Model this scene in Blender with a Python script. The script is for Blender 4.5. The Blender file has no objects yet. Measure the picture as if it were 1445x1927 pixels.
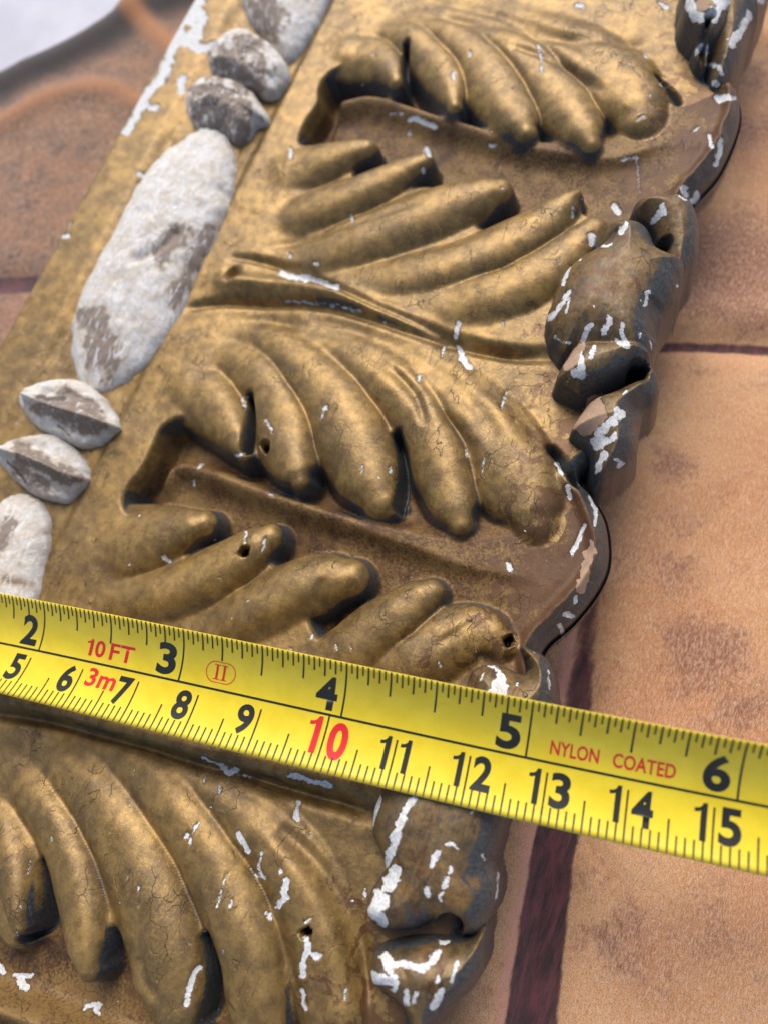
import bpy, math
import numpy as np
from mathutils import Matrix, Vector

# ------------------------------------------------------------------ camera, world, sun
S = 0.001                                            # everything below is written in millimetres
F, CXP, CYP = 1391.0, 722.5, 963.5                   # focal length and centre measured on the photograph
AX = np.array([[0.9162742318135636, 0.3006296075900498, -0.26469486423940375],
               [0.361959141255711, -0.9044515910283368, 0.22572748957036268],
               [-0.1715433244865332, -0.30263700786017983, -0.9375413213813807]])
CAM = np.array([24.11501363, 4.79201994, 103.22278841])

sc = bpy.context.scene
COL = sc.collection
cd = bpy.data.cameras.new('camera')
cam = bpy.data.objects.new('camera', cd)
COL.objects.link(cam)
sc.camera = cam
cd.sensor_fit = 'VERTICAL'
cd.sensor_height = 24.0
cd.sensor_width = 18.0
cd.lens = 24.0 * F / 1927.0
cd.clip_start = 0.005
cd.clip_end = 20.0
right, down, fwd = AX[:, 0], AX[:, 1], AX[:, 2]
M = Matrix(((right[0], -down[0], -fwd[0], CAM[0] * S), (right[1], -down[1], -fwd[1], CAM[1] * S),
            (right[2], -down[2], -fwd[2], CAM[2] * S), (0, 0, 0, 1)))
cam.matrix_world = M
cd.dof.use_dof = True
cd.dof.focus_distance = 0.111
cd.dof.aperture_fstop = 9.0

SUN_AZ, SUN_EL = 112.0, 50.0                         # direction the light comes from
w = bpy.data.worlds.new('World')
sc.world = w
w.use_nodes = True
wn = w.node_tree.nodes
wl = w.node_tree.links
for n in list(wn):
    wn.remove(n)
sky = wn.new('ShaderNodeTexSky')
sky.sky_type = 'NISHITA'
sky.sun_disc = False
sky.sun_elevation = math.radians(SUN_EL)
sky.sun_rotation = math.radians(90.0 - SUN_AZ)
sky.air_density = 1.0
sky.dust_density = 3.0
sky.ozone_density = 1.0
bg = wn.new('ShaderNodeBackground')
bg.inputs['Strength'].default_value = 0.14
wo = wn.new('ShaderNodeOutputWorld')
wl.new(sky.outputs[0], bg.inputs[0])
wl.new(bg.outputs[0], wo.inputs[0])

sd = bpy.data.lights.new('sun', 'SUN')
sd.energy = 2.7
sd.angle = math.radians(42)
sd.color = (1.0, 0.95, 0.88)
sun = bpy.data.objects.new('sun', sd)
COL.objects.link(sun)
a, e = math.radians(SUN_AZ), math.radians(SUN_EL)
sun.rotation_euler = Vector((math.cos(a) * math.cos(e), math.sin(a) * math.cos(e), math.sin(e))).to_track_quat('Z', 'Y').to_euler()

sc.view_settings.view_transform = 'Standard'
sc.view_settings.look = 'None'
sc.view_settings.exposure = 0.27
sc.view_settings.gamma = 1.0

# ------------------------------------------------------------------ measuring: photograph point -> place
def unp(px, py, z=0.0):
    d = AX @ np.array([(px - CXP) / F, (py - CYP) / F, 1.0])
    return CAM + (z - CAM[2]) / d[2] * d

def proj(P):
    v = (P - CAM) @ AX
    return np.stack([F * v[:, 0] / v[:, 2] + CXP, F * v[:, 1] / v[:, 2] + CYP], 1)

def body(x):                                         # level of the carved leaves across the moulding
    return np.interp(x, [-90, -52, -40, -22, 0, 14, 24, 40], [-14, -13.5, -11.5, -9.3, -7.8, -7.6, -8.0, -8.0])

def at(pts, lev=0.0, flat=None):
    out = []
    for p in pts:
        z = -8.0 if flat is None else flat
        for _ in range(6):
            q = unp(p[0], p[1], z)
            if flat is None:
                z = float(body(q[0])) + lev
        out.append(q[:2])
    return np.array(out)

def spline(P, n):
    P = np.asarray(P, float)
    m = len(P)
    Q = np.vstack([2 * P[0] - P[1], P, 2 * P[-1] - P[-2]])
    t = np.linspace(0, m - 1, n)
    i = np.minimum(t.astype(int), m - 2)
    u = (t - i)[:, None]
    p0, p1, p2, p3 = Q[i], Q[i + 1], Q[i + 2], Q[i + 3]
    return 0.5 * (2 * p1 + (p2 - p0) * u + (2 * p0 - 5 * p1 + 4 * p2 - p3) * u ** 2 + (3 * p1 - p0 - 3 * p2 + p3) * u ** 3)

def sspline(P, n):                                   # closed, smooth
    P = np.asarray(P, float)
    m = len(P)
    t = np.linspace(0, m, n, endpoint=False)
    i = t.astype(int)
    u = (t - i)[:, None]
    p0, p1, p2, p3 = P[(i - 1) % m], P[i % m], P[(i + 1) % m], P[(i + 2) % m]
    return 0.5 * (2 * p1 + (p2 - p0) * u + (2 * p0 - 5 * p1 + 4 * p2 - p3) * u ** 2 + (3 * p1 - p0 - 3 * p2 + p3) * u ** 3)

def sdf(X, Y, P, far=12.0):
    """signed distance to a closed polygon, negative inside; only near it"""
    out = np.full(X.shape, far)
    lo, hi = P.min(0) - far, P.max(0) + far
    m = (X > lo[0]) & (X < hi[0]) & (Y > lo[1]) & (Y < hi[1])
    x, y = X[m], Y[m]
    d = np.full(x.shape, 1e9)
    ins = np.zeros(x.shape, bool)
    for k in range(len(P)):
        a, b = P[k], P[(k + 1) % len(P)]
        ab = b - a
        t = np.clip(((x - a[0]) * ab[0] + (y - a[1]) * ab[1]) / max(ab @ ab, 1e-9), 0, 1)
        d = np.minimum(d, (x - a[0] - t * ab[0]) ** 2 + (y - a[1] - t * ab[1]) ** 2)
        if a[1] != b[1]:
            c = ((a[1] > y) != (b[1] > y)) & (x < (b[0] - a[0]) * (y - a[1]) / (b[1] - a[1]) + a[0])
            ins ^= c
    d = np.sqrt(d)
    out[m] = np.where(ins, -d, np.minimum(d, far))
    return out

def pdist(x, y, P):
    """distance to an open polyline, the fraction along it and the side"""
    d = np.full(x.shape, 1e18)
    s = np.zeros(x.shape)
    sg = np.ones(x.shape)
    n = len(P) - 1
    for k in range(max(n, 1)):
        a, b = P[k], P[min(k + 1, len(P) - 1)]
        ab = b - a
        t = np.clip(((x - a[0]) * ab[0] + (y - a[1]) * ab[1]) / max(ab @ ab, 1e-9), 0, 1)
        dd = (x - a[0] - t * ab[0]) ** 2 + (y - a[1] - t * ab[1]) ** 2
        m = dd < d
        d[m] = dd[m]
        s[m] = (k + t[m]) / max(n, 1)
        sg[m] = np.sign(ab[0] * (y[m] - a[1]) - ab[1] * (x[m] - a[0]))
    return np.sqrt(d), s, sg

rng = np.random.RandomState(7)
_tab = rng.rand(256, 256)
def vnoise(x, y):
    xi, yi = np.floor(x).astype(int), np.floor(y).astype(int)
    u, v = x - xi, y - yi
    u, v = u * u * (3 - 2 * u), v * v * (3 - 2 * v)
    g = lambda i, j: _tab[i & 255, j & 255]
    return (g(xi, yi) * (1 - u) + g(xi + 1, yi) * u) * (1 - v) + (g(xi, yi + 1) * (1 - u) + g(xi + 1, yi + 1) * u) * v - 0.5

def fbm(x, y, o=4):
    r, a = 0, 1.0
    for k in range(o):
        r = r + a * vnoise(x * 2 ** k + 17.3 * k, y * 2 ** k + 5.1 * k)
        a *= 0.5
    return r

def sstep(x, a, b):
    t = np.clip((x - a) / (b - a), 0, 1)
    return t * t * (3 - 2 * t)

def smax(a, b, k):
    h = np.clip(0.5 + 0.5 * (a - b) / k, 0, 1)
    return b * (1 - h) + a * h + k * h * (1 - h)

# ------------------------------------------------------------------ materials
class NT:
    def __init__(s, name):
        s.m = bpy.data.materials.new(name)
        s.m.use_nodes = True
        s.t = s.m.node_tree
        s.b = s.t.nodes['Principled BSDF']
        s.n = s.t.nodes
        tc = s.n.new('ShaderNodeTexCoord')
        mp = s.n.new('ShaderNodeMapping')
        mp.inputs['Scale'].default_value = (1000, 1000, 1000)      # back to millimetres
        s.l(tc.outputs['Object'], mp.inputs[0])
        s.co = mp.outputs[0]
    def l(s, a, b):
        s.t.links.new(a, b)
    def inp(s, node, k, v):
        if v is None:
            return
        if hasattr(v, 'default_value') and hasattr(v, 'is_output'):
            s.l(v, node.inputs[k])
        else:
            node.inputs[k].default_value = (*v, 1) if isinstance(v, tuple) and len(v) == 3 and node.inputs[k].type == 'RGBA' else v
    def noise(s, scale, detail=4, rough=0.6, stretch=None, dist=0.0, co=None):
        n = s.n.new('ShaderNodeTexNoise')
        n.inputs['Scale'].default_value = scale
        n.inputs['Detail'].default_value = detail
        n.inputs['Roughness'].default_value = rough
        n.inputs['Distortion'].default_value = dist
        c = co or s.co
        if stretch:
            mp = s.n.new('ShaderNodeMapping')
            mp.inputs['Scale'].default_value = stretch[:3]
            if len(stretch) > 3:
                mp.inputs['Rotation'].default_value = (0, 0, stretch[3])
            s.l(c, mp.inputs[0])
            c = mp.outputs[0]
        s.l(c, n.inputs['Vector'])
        return n.outputs['Fac']
    def vor(s, scale, feat='DISTANCE_TO_EDGE', co=None):
        n = s.n.new('ShaderNodeTexVoronoi')
        n.feature = feat
        n.inputs['Scale'].default_value = scale
        s.l(co or s.co, n.inputs['Vector'])
        return n.outputs['Distance']
    def ramp(s, f, a, b, lo=0.0, hi=1.0):
        n = s.n.new('ShaderNodeMapRange')
        n.interpolation_type = 'SMOOTHSTEP'
        s.inp(n, 0, f)
        for k, v in zip((1, 2, 3, 4), (a, b, lo, hi)):
            n.inputs[k].default_value = v
        return n.outputs[0]
    def math(s, op, a, b=None):
        n = s.n.new('ShaderNodeMath')
        n.operation = op
        s.inp(n, 0, a)
        if b is not None:
            s.inp(n, 1, b)
        return n.outputs[0]
    def mix(s, f, a, b):
        n = s.n.new('ShaderNodeMix')
        n.data_type = 'RGBA'
        s.inp(n, 0, f)
        s.inp(n, 6, a)
        s.inp(n, 7, b)
        return n.outputs[2]
    def fmix(s, f, a, b):
        n = s.n.new('ShaderNodeMix')
        s.inp(n, 0, f)
        s.inp(n, 2, a)
        s.inp(n, 3, b)
        return n.outputs[0]
    def attr(s, name):
        n = s.n.new('ShaderNodeAttribute')
        n.attribute_name = name
        sp = s.n.new('ShaderNodeSeparateColor')
        s.l(n.outputs['Color'], sp.inputs[0])
        return sp.outputs
    def bump(s, h, strength, dist, prev=None):
        n = s.n.new('ShaderNodeBump')
        n.inputs['Strength'].default_value = strength
        n.inputs['Distance'].default_value = dist
        s.l(h, n.inputs['Height'])
        if prev is not None:
            s.l(prev, n.inputs['Normal'])
        return n.outputs[0]
    def warp(s, amt, scale):
        n = s.n.new('ShaderNodeTexNoise')
        n.inputs['Scale'].default_value = scale
        n.inputs['Detail'].default_value = 2
        s.l(s.co, n.inputs['Vector'])
        v = s.n.new('ShaderNodeVectorMath')
        v.operation = 'MULTIPLY_ADD'
        s.l(n.outputs['Color'], v.inputs[0])
        v.inputs[1].default_value = (amt,) * 3
        s.l(s.co, v.inputs[2])
        return v.outputs[0]

def gilt_material(grime=0.0):
    """old bronze-gold paint over red-brown bole and white gesso over wood"""
    g = NT('aged_gilding')
    zone = g.attr('zone')            # r bole field, g slate paint, b extra brown
    loss = g.attr('loss')            # r gesso loss, g bare wood, b near-black in pin holes and pits
    n1 = g.noise(0.10, 5, 0.6)
    n2 = g.noise(0.45, 6, 0.65)
    n3 = g.noise(2.2, 5, 0.7)
    n4 = g.noise(7.0, 3, 0.6)
    grain = g.noise(0.9, 4, 0.6, stretch=(2.4, 0.5, 1.0, 0.35))
    gold = g.mix(g.ramp(n2, 0.32, 0.66), (0.150, 0.088, 0.028), (0.300, 0.184, 0.056))
    gold = g.mix(g.ramp(n3, 0.52, 0.72, 0, 0.7), gold, (0.46, 0.305, 0.090))
    dirt = g.math('MULTIPLY', g.ramp(n1, 0.40, 0.62), g.ramp(n3, 0.36, 0.60))
    gold = g.mix(g.math('MULTIPLY', dirt, 0.70), gold, (0.085, 0.058, 0.030))
    gold = g.mix(g.ramp(grain, 0.60, 0.75, 0, 0.55), gold, (0.085, 0.058, 0.030))
    gold = g.mix(g.ramp(n4, 0.64, 0.74, 0, 0.4), gold, (0.055, 0.042, 0.024))
    if grime:
        gm = g.mix(g.ramp(n2, 0.3, 0.7), (0.050, 0.040, 0.030), (0.115, 0.092, 0.062))
        gold = g.mix(g.ramp(g.math('ADD', g.math('MULTIPLY', n1, 0.5), g.math('MULTIPLY', grain, 0.5)), 0.38, 0.58, grime, grime * 0.25), gold, gm)
    # red-brown bole field with rubbed gold
    bole = g.mix(g.ramp(n2, 0.35, 0.65), (0.050, 0.019, 0.006), (0.125, 0.060, 0.015))
    bole = g.mix(g.ramp(g.math('ADD', g.math('MULTIPLY', n3, 0.5), g.math('MULTIPLY', n1, 0.5)), 0.45, 0.58, 0, 0.8), bole, (0.235, 0.138, 0.040))
    zr = g.ramp(g.math('ADD', zone[0], g.math('MULTIPLY', g.math('SUBTRACT', n2, 0.5), 0.9)), 0.36, 0.62)
    col = g.mix(zr, gold, bole)
    # worn brown patches
    pt = g.ramp(g.math('ADD', g.math('MULTIPLY', zone[2], 0.58), g.math('SUBTRACT', g.noise(0.28, 7, 0.72, dist=0.6), 0.5)), 0.19, 0.225)
    col = g.mix(g.math('MULTIPLY', pt, 0.78), col, (0.090, 0.038, 0.015))
    # slate-grey paint on the cut sides
    slate = g.mix(g.ramp(n3, 0.35, 0.7), (0.026, 0.027, 0.028), (0.070, 0.071, 0.071))
    zs = g.ramp(g.math('ADD', zone[1], g.math('MULTIPLY', g.math('SUBTRACT', n3, 0.5), 0.7)), 0.30, 0.72)
    col = g.mix(zs, col, slate)
    # hairline cracks and scratches
    cr = g.vor(0.22, co=g.warp(3.0, 0.35))
    crm = g.math('MULTIPLY', g.ramp(cr, 0.002, 0.010, 1, 0), g.ramp(g.noise(0.10, 2), 0.57, 0.64))
    mp = g.n.new('ShaderNodeMapping')
    mp.inputs['Scale'].default_value = (1.0, 0.22, 1.0)
    mp.inputs['Rotation'].default_value = (0, 0, 0.5)
    g.l(g.warp(1.5, 0.5), mp.inputs[0])
    cr2 = g.vor(0.55, co=mp.outputs[0])
    crm2 = g.math('MULTIPLY', g.ramp(cr2, 0.003, 0.014, 1, 0), g.ramp(g.noise(0.13, 2, 0.5), 0.57, 0.63))
    crk = g.math('MAXIMUM', crm, crm2)
    col = g.mix(g.math('MULTIPLY', crk, 0.30), col, (0.030, 0.020, 0.012))
    # tiny specks of lost gesso everywhere
    sp = g.vor(0.33, 'F1', co=g.warp(0.8, 1.6))
    spm = g.math('MULTIPLY', g.ramp(sp, 0.055, 0.075, 1, 0), g.ramp(g.noise(0.22, 2), 0.55, 0.60))
    # gesso losses
    lz = g.math('ADD', loss[0], g.math('MULTIPLY', g.math('SUBTRACT', g.noise(1.0, 8, 0.85), 0.5), 2.4))
    lm = g.math('MAXIMUM', g.ramp(lz, 0.50, 0.55), spm)
    rim = g.ramp(lz, 0.40, 0.50)
    gesso = g.mix(g.ramp(n3, 0.35, 0.65), (0.46, 0.46, 0.45), (0.70, 0.70, 0.69))
    gesso = g.mix(g.ramp(g.noise(0.9, 5, 0.7), 0.56, 0.68, 0, 0.55), gesso, (0.34, 0.27, 0.20))
    wood = g.mix(g.noise(1.2, 5, 0.6, stretch=(3.5, 0.35, 1, 0.9)), (0.26, 0.155, 0.095), (0.44, 0.30, 0.205))
    col = g.mix(g.math('MULTIPLY', rim, 0.45), col, (0.050, 0.034, 0.020))
    col = g.mix(lm, col, gesso)
    wm = g.ramp(g.math('ADD', loss[1], g.math('MULTIPLY', g.math('SUBTRACT', n3, 0.5), 1.0)), 0.42, 0.52)
    col = g.mix(wm, col, wood)
    col = g.mix(g.ramp(loss[2], 0.3, 0.8), col, (0.004, 0.004, 0.004))
    g.l(col, g.b.inputs['Base Color'])
    bare = g.math('MAXIMUM', lm, wm)
    met = g.math('MULTIPLY', g.math('SUBTRACT', 1.0, bare), g.fmix(zs, g.fmix(zr, 0.42, 0.18), 0.0))
    g.l(met, g.b.inputs['Metallic'])
    ro = g.fmix(bare, g.fmix(zs, g.fmix(zr, g.fmix(n3, 0.34, 0.54), 0.62), 0.40), 0.85)
    g.l(ro, g.b.inputs['Roughness'])
    b1 = g.bump(g.math('ADD', g.math('MULTIPLY', n2, 0.8), g.math('MULTIPLY', n3, 0.35)), 0.32, 0.00035)
    b2 = g.bump(g.noise(5.5, 4, 0.7), 0.25, 0.00010, b1)
    b3 = g.bump(g.math('MAXIMUM', crk, g.math('MAXIMUM', lm, wm)), -0.0, 0.0003, b2)
    n = b3.node
    n.invert = True
    n.inputs['Strength'].default_value = 0.8
    g.l(b3, g.b.inputs['Normal'])
    return g.m

def gesso_material():
    """chalky white gesso with the gold rubbed off, brownish in its hollows"""
    g = NT('rubbed_gesso')
    zone = g.attr('zone')            # r brown stain, g gold left over, b darker strokes and skirt
    n1 = g.noise(0.22, 6, 0.62)
    n2 = g.noise(0.8, 6, 0.7, dist=0.4)
    n3 = g.noise(3.2, 5, 0.7)
    col = g.mix(g.ramp(n3, 0.35, 0.7), (0.48, 0.465, 0.44), (0.74, 0.73, 0.71))
    st = g.math('ADD', g.math('MULTIPLY', g.math('ADD', zone[0], 0.12), 0.55), g.math('SUBTRACT', g.math('ADD', g.math('MULTIPLY', n1, 0.4), g.math('MULTIPLY', n2, 0.6)), 0.5))
    st = g.math('ADD', st, g.math('MULTIPLY', g.math('SUBTRACT', n3, 0.5), 0.35))
    col = g.mix(g.ramp(st, -0.02, 0.16, 0, 0.80), col, (0.44, 0.36, 0.27))
    col = g.mix(g.ramp(st, 0.15, 0.42, 0, 0.85), col, (0.165, 0.118, 0.088))
    stre = g.noise(0.5, 7, 0.75, stretch=(1.8, 0.45, 1, 0.0), dist=1.0)
    col = g.mix(g.ramp(stre, 0.53, 0.64, 0, 0.75), col, (0.66, 0.665, 0.67))
    col = g.mix(g.ramp(g.math('ADD', zone[1], g.math('SUBTRACT', n2, 0.5)), 0.5, 0.6), col, (0.25, 0.165, 0.055))
    col = g.mix(g.ramp(g.math('ADD', zone[2], g.math('MULTIPLY', g.math('SUBTRACT', n3, 0.5), 1.2)), 0.55, 0.75, 0, 0.9), col, (0.060, 0.052, 0.046))
    g.l(col, g.b.inputs['Base Color'])
    g.b.inputs['Roughness'].default_value = 0.62
    b1 = g.bump(g.math('ADD', n2, g.math('MULTIPLY', n1, 0.8)), 0.4, 0.0006)
    b2 = g.bump(n3, 0.4, 0.00025, b1)
    g.l(b2, g.b.inputs['Normal'])
    return g.m

def cloth_material():
    g = NT('printed_suede_cloth')
    zone = g.attr('zone')            # r seam line, g darker leather, b red-brown blotch
    z2 = g.attr('loss')              # r pale rim, g black edge, b orange cord
    n1 = g.noise(0.035, 5, 0.6)
    n2 = g.noise(0.14, 7, 0.7)
    n3 = g.noise(0.8, 5, 0.7)
    fib = g.noise(1.5, 3, 0.7, stretch=(3.0, 0.7, 1, 0.25), dist=0.5)
    weave = g.noise(4.5, 3, 0.7)
    col = g.mix(g.ramp(n1, 0.35, 0.65), (0.47, 0.190, 0.066), (0.65, 0.335, 0.142))
    col = g.mix(g.ramp(n2, 0.50, 0.70, 0, 0.5), col, (0.33, 0.125, 0.062))
    dk = g.mix(g.ramp(n2, 0.36, 0.64), (0.050, 0.016, 0.006), (0.215, 0.080, 0.020))
    col = g.mix(zone[1], col, dk)
    bl = g.ramp(g.math('ADD', g.math('MULTIPLY', zone[2], 0.42), g.math('SUBTRACT', g.math('ADD', g.math('MULTIPLY', n2, 0.45), g.math('ADD', g.math('MULTIPLY', n3, 0.3), g.math('MULTIPLY', g.noise(2.6, 3, 0.7), 0.25))), 0.5)), 0.09, 0.30)
    col = g.mix(g.math('MULTIPLY', bl, 0.85), col, (0.205, 0.066, 0.034))
    spk = g.ramp(g.math('ADD', g.math('MULTIPLY', n2, 0.5), g.math('MULTIPLY', g.noise(1.4, 4, 0.8), 0.5)), 0.585, 0.66)
    col = g.mix(g.math('MULTIPLY', spk, 0.6), col, (0.155, 0.055, 0.045))
    col = g.mix(g.ramp(fib, 0.40, 0.66, 0, 0.6), col, (0.72, 0.48, 0.31))
    col = g.mix(g.ramp(weave, 0.35, 0.55, 0.5, 0), col, (0.16, 0.070, 0.040))
    col = g.mix(g.math('MULTIPLY', z2[0], 0.8), col, (0.62, 0.27, 0.22))
    seam = g.ramp(g.math('ADD', zone[0], g.math('MULTIPLY', g.math('SUBTRACT', n3, 0.5), 0.25)), 0.30, 0.62)
    sc_ = g.mix(g.ramp(g.noise(0.5, 4, 0.6, stretch=(2.5, 0.4, 1, 0.1)), 0.3, 0.7), (0.034, 0.014, 0.014), (0.135, 0.038, 0.042))
    col = g.mix(seam, col, sc_)
    col = g.mix(z2[1], col, (0.020, 0.017, 0.018))
    col = g.mix(z2[2], col, (0.42, 0.17, 0.055))
    g.l(col, g.b.inputs['Base Color'])
    g.b.inputs['Roughness'].default_value = 0.85
    g.b.inputs['Sheen Weight'].default_value = 0.25
    g.b.inputs['Sheen Roughness'].default_value = 0.5
    b1 = g.bump(fib, 0.5, 0.0006)
    b2 = g.bump(weave, 0.4, 0.0003, b1)
    g.l(b2, g.b.inputs['Normal'])
    return g.m

def simple(name, colour, rough=0.5, noise=None, spec=None, coat=0.0):
    g = NT(name)
    if noise:
        n = g.noise(noise[0], 5, 0.6)
        g.l(g.mix(g.ramp(n, 0.35, 0.65), colour, noise[1]), g.b.inputs['Base Color'])
        g.l(g.bump(n, 0.2, noise[2]), g.b.inputs['Normal'])
    else:
        g.b.inputs['Base Color'].default_value = (*colour, 1)
    g.b.inputs['Roughness'].default_value = rough
    if coat:
        g.b.inputs['Coat Weight'].default_value = coat
        g.b.inputs['Coat Roughness'].default_value = 0.18
    return g.m

GILT_GRIMY = gilt_material(0.92)
GILT, GESSO, CLOTH = gilt_material(), gesso_material(), cloth_material()

# ------------------------------------------------------------------ objects
def empty(name, label, cat, loc=(0, 0, 0)):
    o = bpy.data.objects.new(name, None)
    COL.objects.link(o)
    o.location = [c * S for c in loc]
    o['label'] = label
    o['category'] = cat
    o.empty_display_size = 0.01
    return o

def mesh_obj(name, V, faces, mat, parent=None, zone=None, loss=None, normals=None, label=None, smooth=True):
    me = bpy.data.meshes.new(name)
    faces = np.asarray(faces, np.int32)
    k = faces.shape[1]
    me.vertices.add(len(V))
    me.vertices.foreach_set('co', (np.asarray(V, np.float32) * S).ravel())
    me.loops.add(faces.size)
    me.loops.foreach_set('vertex_index', faces.ravel())
    me.polygons.add(len(faces))
    me.polygons.foreach_set('loop_start', np.arange(0, faces.size, k, dtype=np.int32))
    me.polygons.foreach_set('loop_total', np.full(len(faces), k, np.int32))
    me.update(calc_edges=True)
    for nm, arr in (('zone', zone), ('loss', loss)):
        if arr is not None:
            at_ = me.attributes.new(nm, 'FLOAT_COLOR', 'POINT')
            c = np.ones((len(V), 4), np.float32)
            c[:, :3] = arr
            at_.data.foreach_set('color', c.ravel())
    me.polygons.foreach_set('use_smooth', np.full(len(faces), smooth, bool))
    me.materials.append(mat)
    if normals is not None:
        me.normals_split_custom_set_from_vertices(normals.astype(np.float32).tolist())
    me.validate()
    o = bpy.data.objects.new(name, me)
    COL.objects.link(o)
    if parent is not None:
        o.parent = parent
        o.matrix_parent_inverse = parent.matrix_world.inverted() if False else Matrix()
    if label:
        o['label'] = label
    return o

def chips(P, strokes, soft=1.0):
    """how strongly each point P (mm) lies inside the marks, given as strokes on the photograph"""
    uv = proj(P)
    out = np.full(len(P), -0.5)
    for st in strokes:
        pts, wd = np.array(st[0], float), st[1]
        r = wd * 0.5
        lo, hi = pts.min(0) - r * 3 - 4, pts.max(0) + r * 3 + 4
        m = np.where((uv[:, 0] > lo[0]) & (uv[:, 0] < hi[0]) & (uv[:, 1] > lo[1]) & (uv[:, 1] < hi[1]))[0]
        if len(m) == 0:
            continue
        wx = 0.55 * wd * fbm(uv[m, 0] / 13.0 + 3.1 * st[0][0][0], uv[m, 1] / 13.0, 3)
        wy = 0.55 * wd * fbm(uv[m, 0] / 13.0, uv[m, 1] / 13.0 + 1.7 * st[0][0][1], 3)
        d, _, _ = pdist(uv[m, 0] + wx, uv[m, 1] + wy, pts)
        if wd <= 8:
            r *= 0.8
        v = 0.5 + 0.6 * (r - d) / 5.5
        out[m] = np.maximum(out[m], np.clip(v - 0.04, -0.5, 1.6))
    return out

exec_marks = None
# ---- the marks, as strokes (points on the photograph, width)
BASE_LOSS = [
 ([(530,517),(560,520),(600,530),(635,541)],13),([(530,565),(580,568),(620,573),(680,585)],7),([(868,660),(880,688)],17),([(835,655),(833,668)],7),
 ([(862,606),(856,632)],10),([(945,608),(946,613)],6),([(788,708),(788,716)],8),([(952,735),(944,770)],6),([(968,790),(968,794)],5),
 ([(614,765),(603,785)],7),([(502,792),(515,814)],8),([(682,878),(682,888)],6),([(735,878),(735,888)],6),([(875,845),(877,858)],7),([(914,856),(905,885)],6),
 ([(445,856),(462,852)],7),([(457,748),(461,768)],8),([(1045,872),(1056,892)],9),([(1068,916),(1071,938)],9),([(955,1060),(960,1072)],10),([(905,1078),(904,1084)],4),
 ([(500,1013),(494,1038)],7),([(465,1000),(463,1022)],6),([(382,872),(374,880)],6),([(365,905),(366,911)],7),([(506,928),(516,934)],6),([(308,1050),(320,1056)],9),
 ([(1108,932),(1121,960),(1119,988)],9),([(1100,985),(1090,1012),(1076,1042)],9),([(1100,988),(1085,1030)],8),([(1083,1122),(1085,1130)],12),([(1062,1155),(1076,1158)],11),([(1053,1178),(1061,1192)],11),
 ([(735,213),(760,214)],6),([(770,222),(800,228),(815,236)],12),([(768,245),(770,255)],8),([(853,138),(853,146)],9),([(1010,86),(1016,108),(1020,135)],7),([(882,96),(883,104)],7),
 ([(922,274),(930,276)],9),([(802,278),(806,292)],10),([(796,318),(800,322)],9),([(944,352),(946,356)],5),([(662,406),(664,418)],7),([(549,278),(549,298)],8),
 ([(1075,388),(1078,410)],7),([(1312,240),(1300,252)],6),([(1335,252),(1340,275)],9),([(1358,262),(1346,306)],11),([(1352,186),(1378,184)],14),([(1312,362),(1306,378)],14),
 ([(1284,352),(1290,364)],12),([(1166,300),(1200,296)],7),([(1197,292),(1202,360)],4),([(1155,388),(1162,398)],11),([(1112,442),(1115,456)],13),([(1050,488),(1051,494)],5),
 ([(544,476),(549,482)],6),([(590,495),(600,499)],6),([(1211,103),(1218,108)],6),([(1240,156),(1252,164)],8),([(1086,8),(1098,12)],9),([(1243,4),(1252,14)],10),([(1200,224),(1212,220)],8),
 ([(380,1425),(415,1440)],7),([(415,1440),(432,1452),(445,1450)],13),([(455,1458),(478,1466)],7),([(545,1460),(560,1462),(622,1478)],11),([(386,1460),(383,1472)],7),([(415,1480),(413,1494)],6),
 ([(373,1548),(358,1574),(357,1592)],6),([(354,1570),(352,1576)],9),([(448,1568),(458,1588),(466,1602)],13),([(492,1608),(486,1630),(500,1655)],7),([(472,1636),(490,1652)],6),
 ([(528,1638),(530,1644)],9),([(539,1658),(534,1690),(522,1702)],16),([(504,1716),(507,1728)],10),([(428,1642),(415,1685),(408,1706)],5),([(438,1692),(434,1704)],6),([(420,1790),(418,1798)],5),
 ([(585,1728),(573,1738)],7),([(577,1765),(580,1785),(572,1812),(569,1838)],12),([(594,1800),(600,1800)],14),([(569,1865),(574,1900)],9),([(374,1822),(360,1850),(348,1888)],12),
 ([(562,1512),(558,1542)],11),([(583,1568),(584,1574)],6),([(261,1670),(261,1682)],6),([(262,1696),(262,1706)],4),([(243,1644),(240,1654)],4),([(356,1774),(357,1780)],6),([(384,1752),(390,1756)],7),
 ([(98,1574),(96,1584)],6),([(57,1622),(52,1644)],7),([(41,1698),(38,1710)],5),([(30,1756),(33,1762)],6),([(30,1835),(56,1838)],14),([(38,1848),(50,1856)],16),([(-4,1822),(6,1832)],14),
 ([(160,1897),(186,1893)],14),([(178,1906),(186,1908)],10),([(163,1880),(166,1882)],5),([(398,1518),(396,1524)],5),([(217,1816),(219,1822)],4),([(648,1945),(650,1955)],5),([(688,1672),(686,1690)],6),
 ([(380,1905),(376,1925)],8),([(650,1860),(648,1880)],5),([(255,1447),(250,1460)],4),([(243,1505),(246,1518)],4),([(580,700),(582,706)],4),([(660,1215),(662,1222)],4),
 ([(588,1197),(584,1202)],6),([(630,1215),(632,1222)],7),([(545,1221),(549,1224)],5),([(826,1245),(830,1255)],5),([(700,100),(703,103)],4),([(470,680),(466,684)],3)]
BASE_WOOD = [([(1108,1040),(1098,1075),(1090,1108)],17),([(1112,1020),(1118,1040)],10)]
BASE_HOLE = [([(499,842),(499.5,842)],17),([(460,1038),(460.5,1038)],15),([(953,1207),(953.5,1207)],17),([(577,1757),(577.5,1757)],16)]
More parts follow.
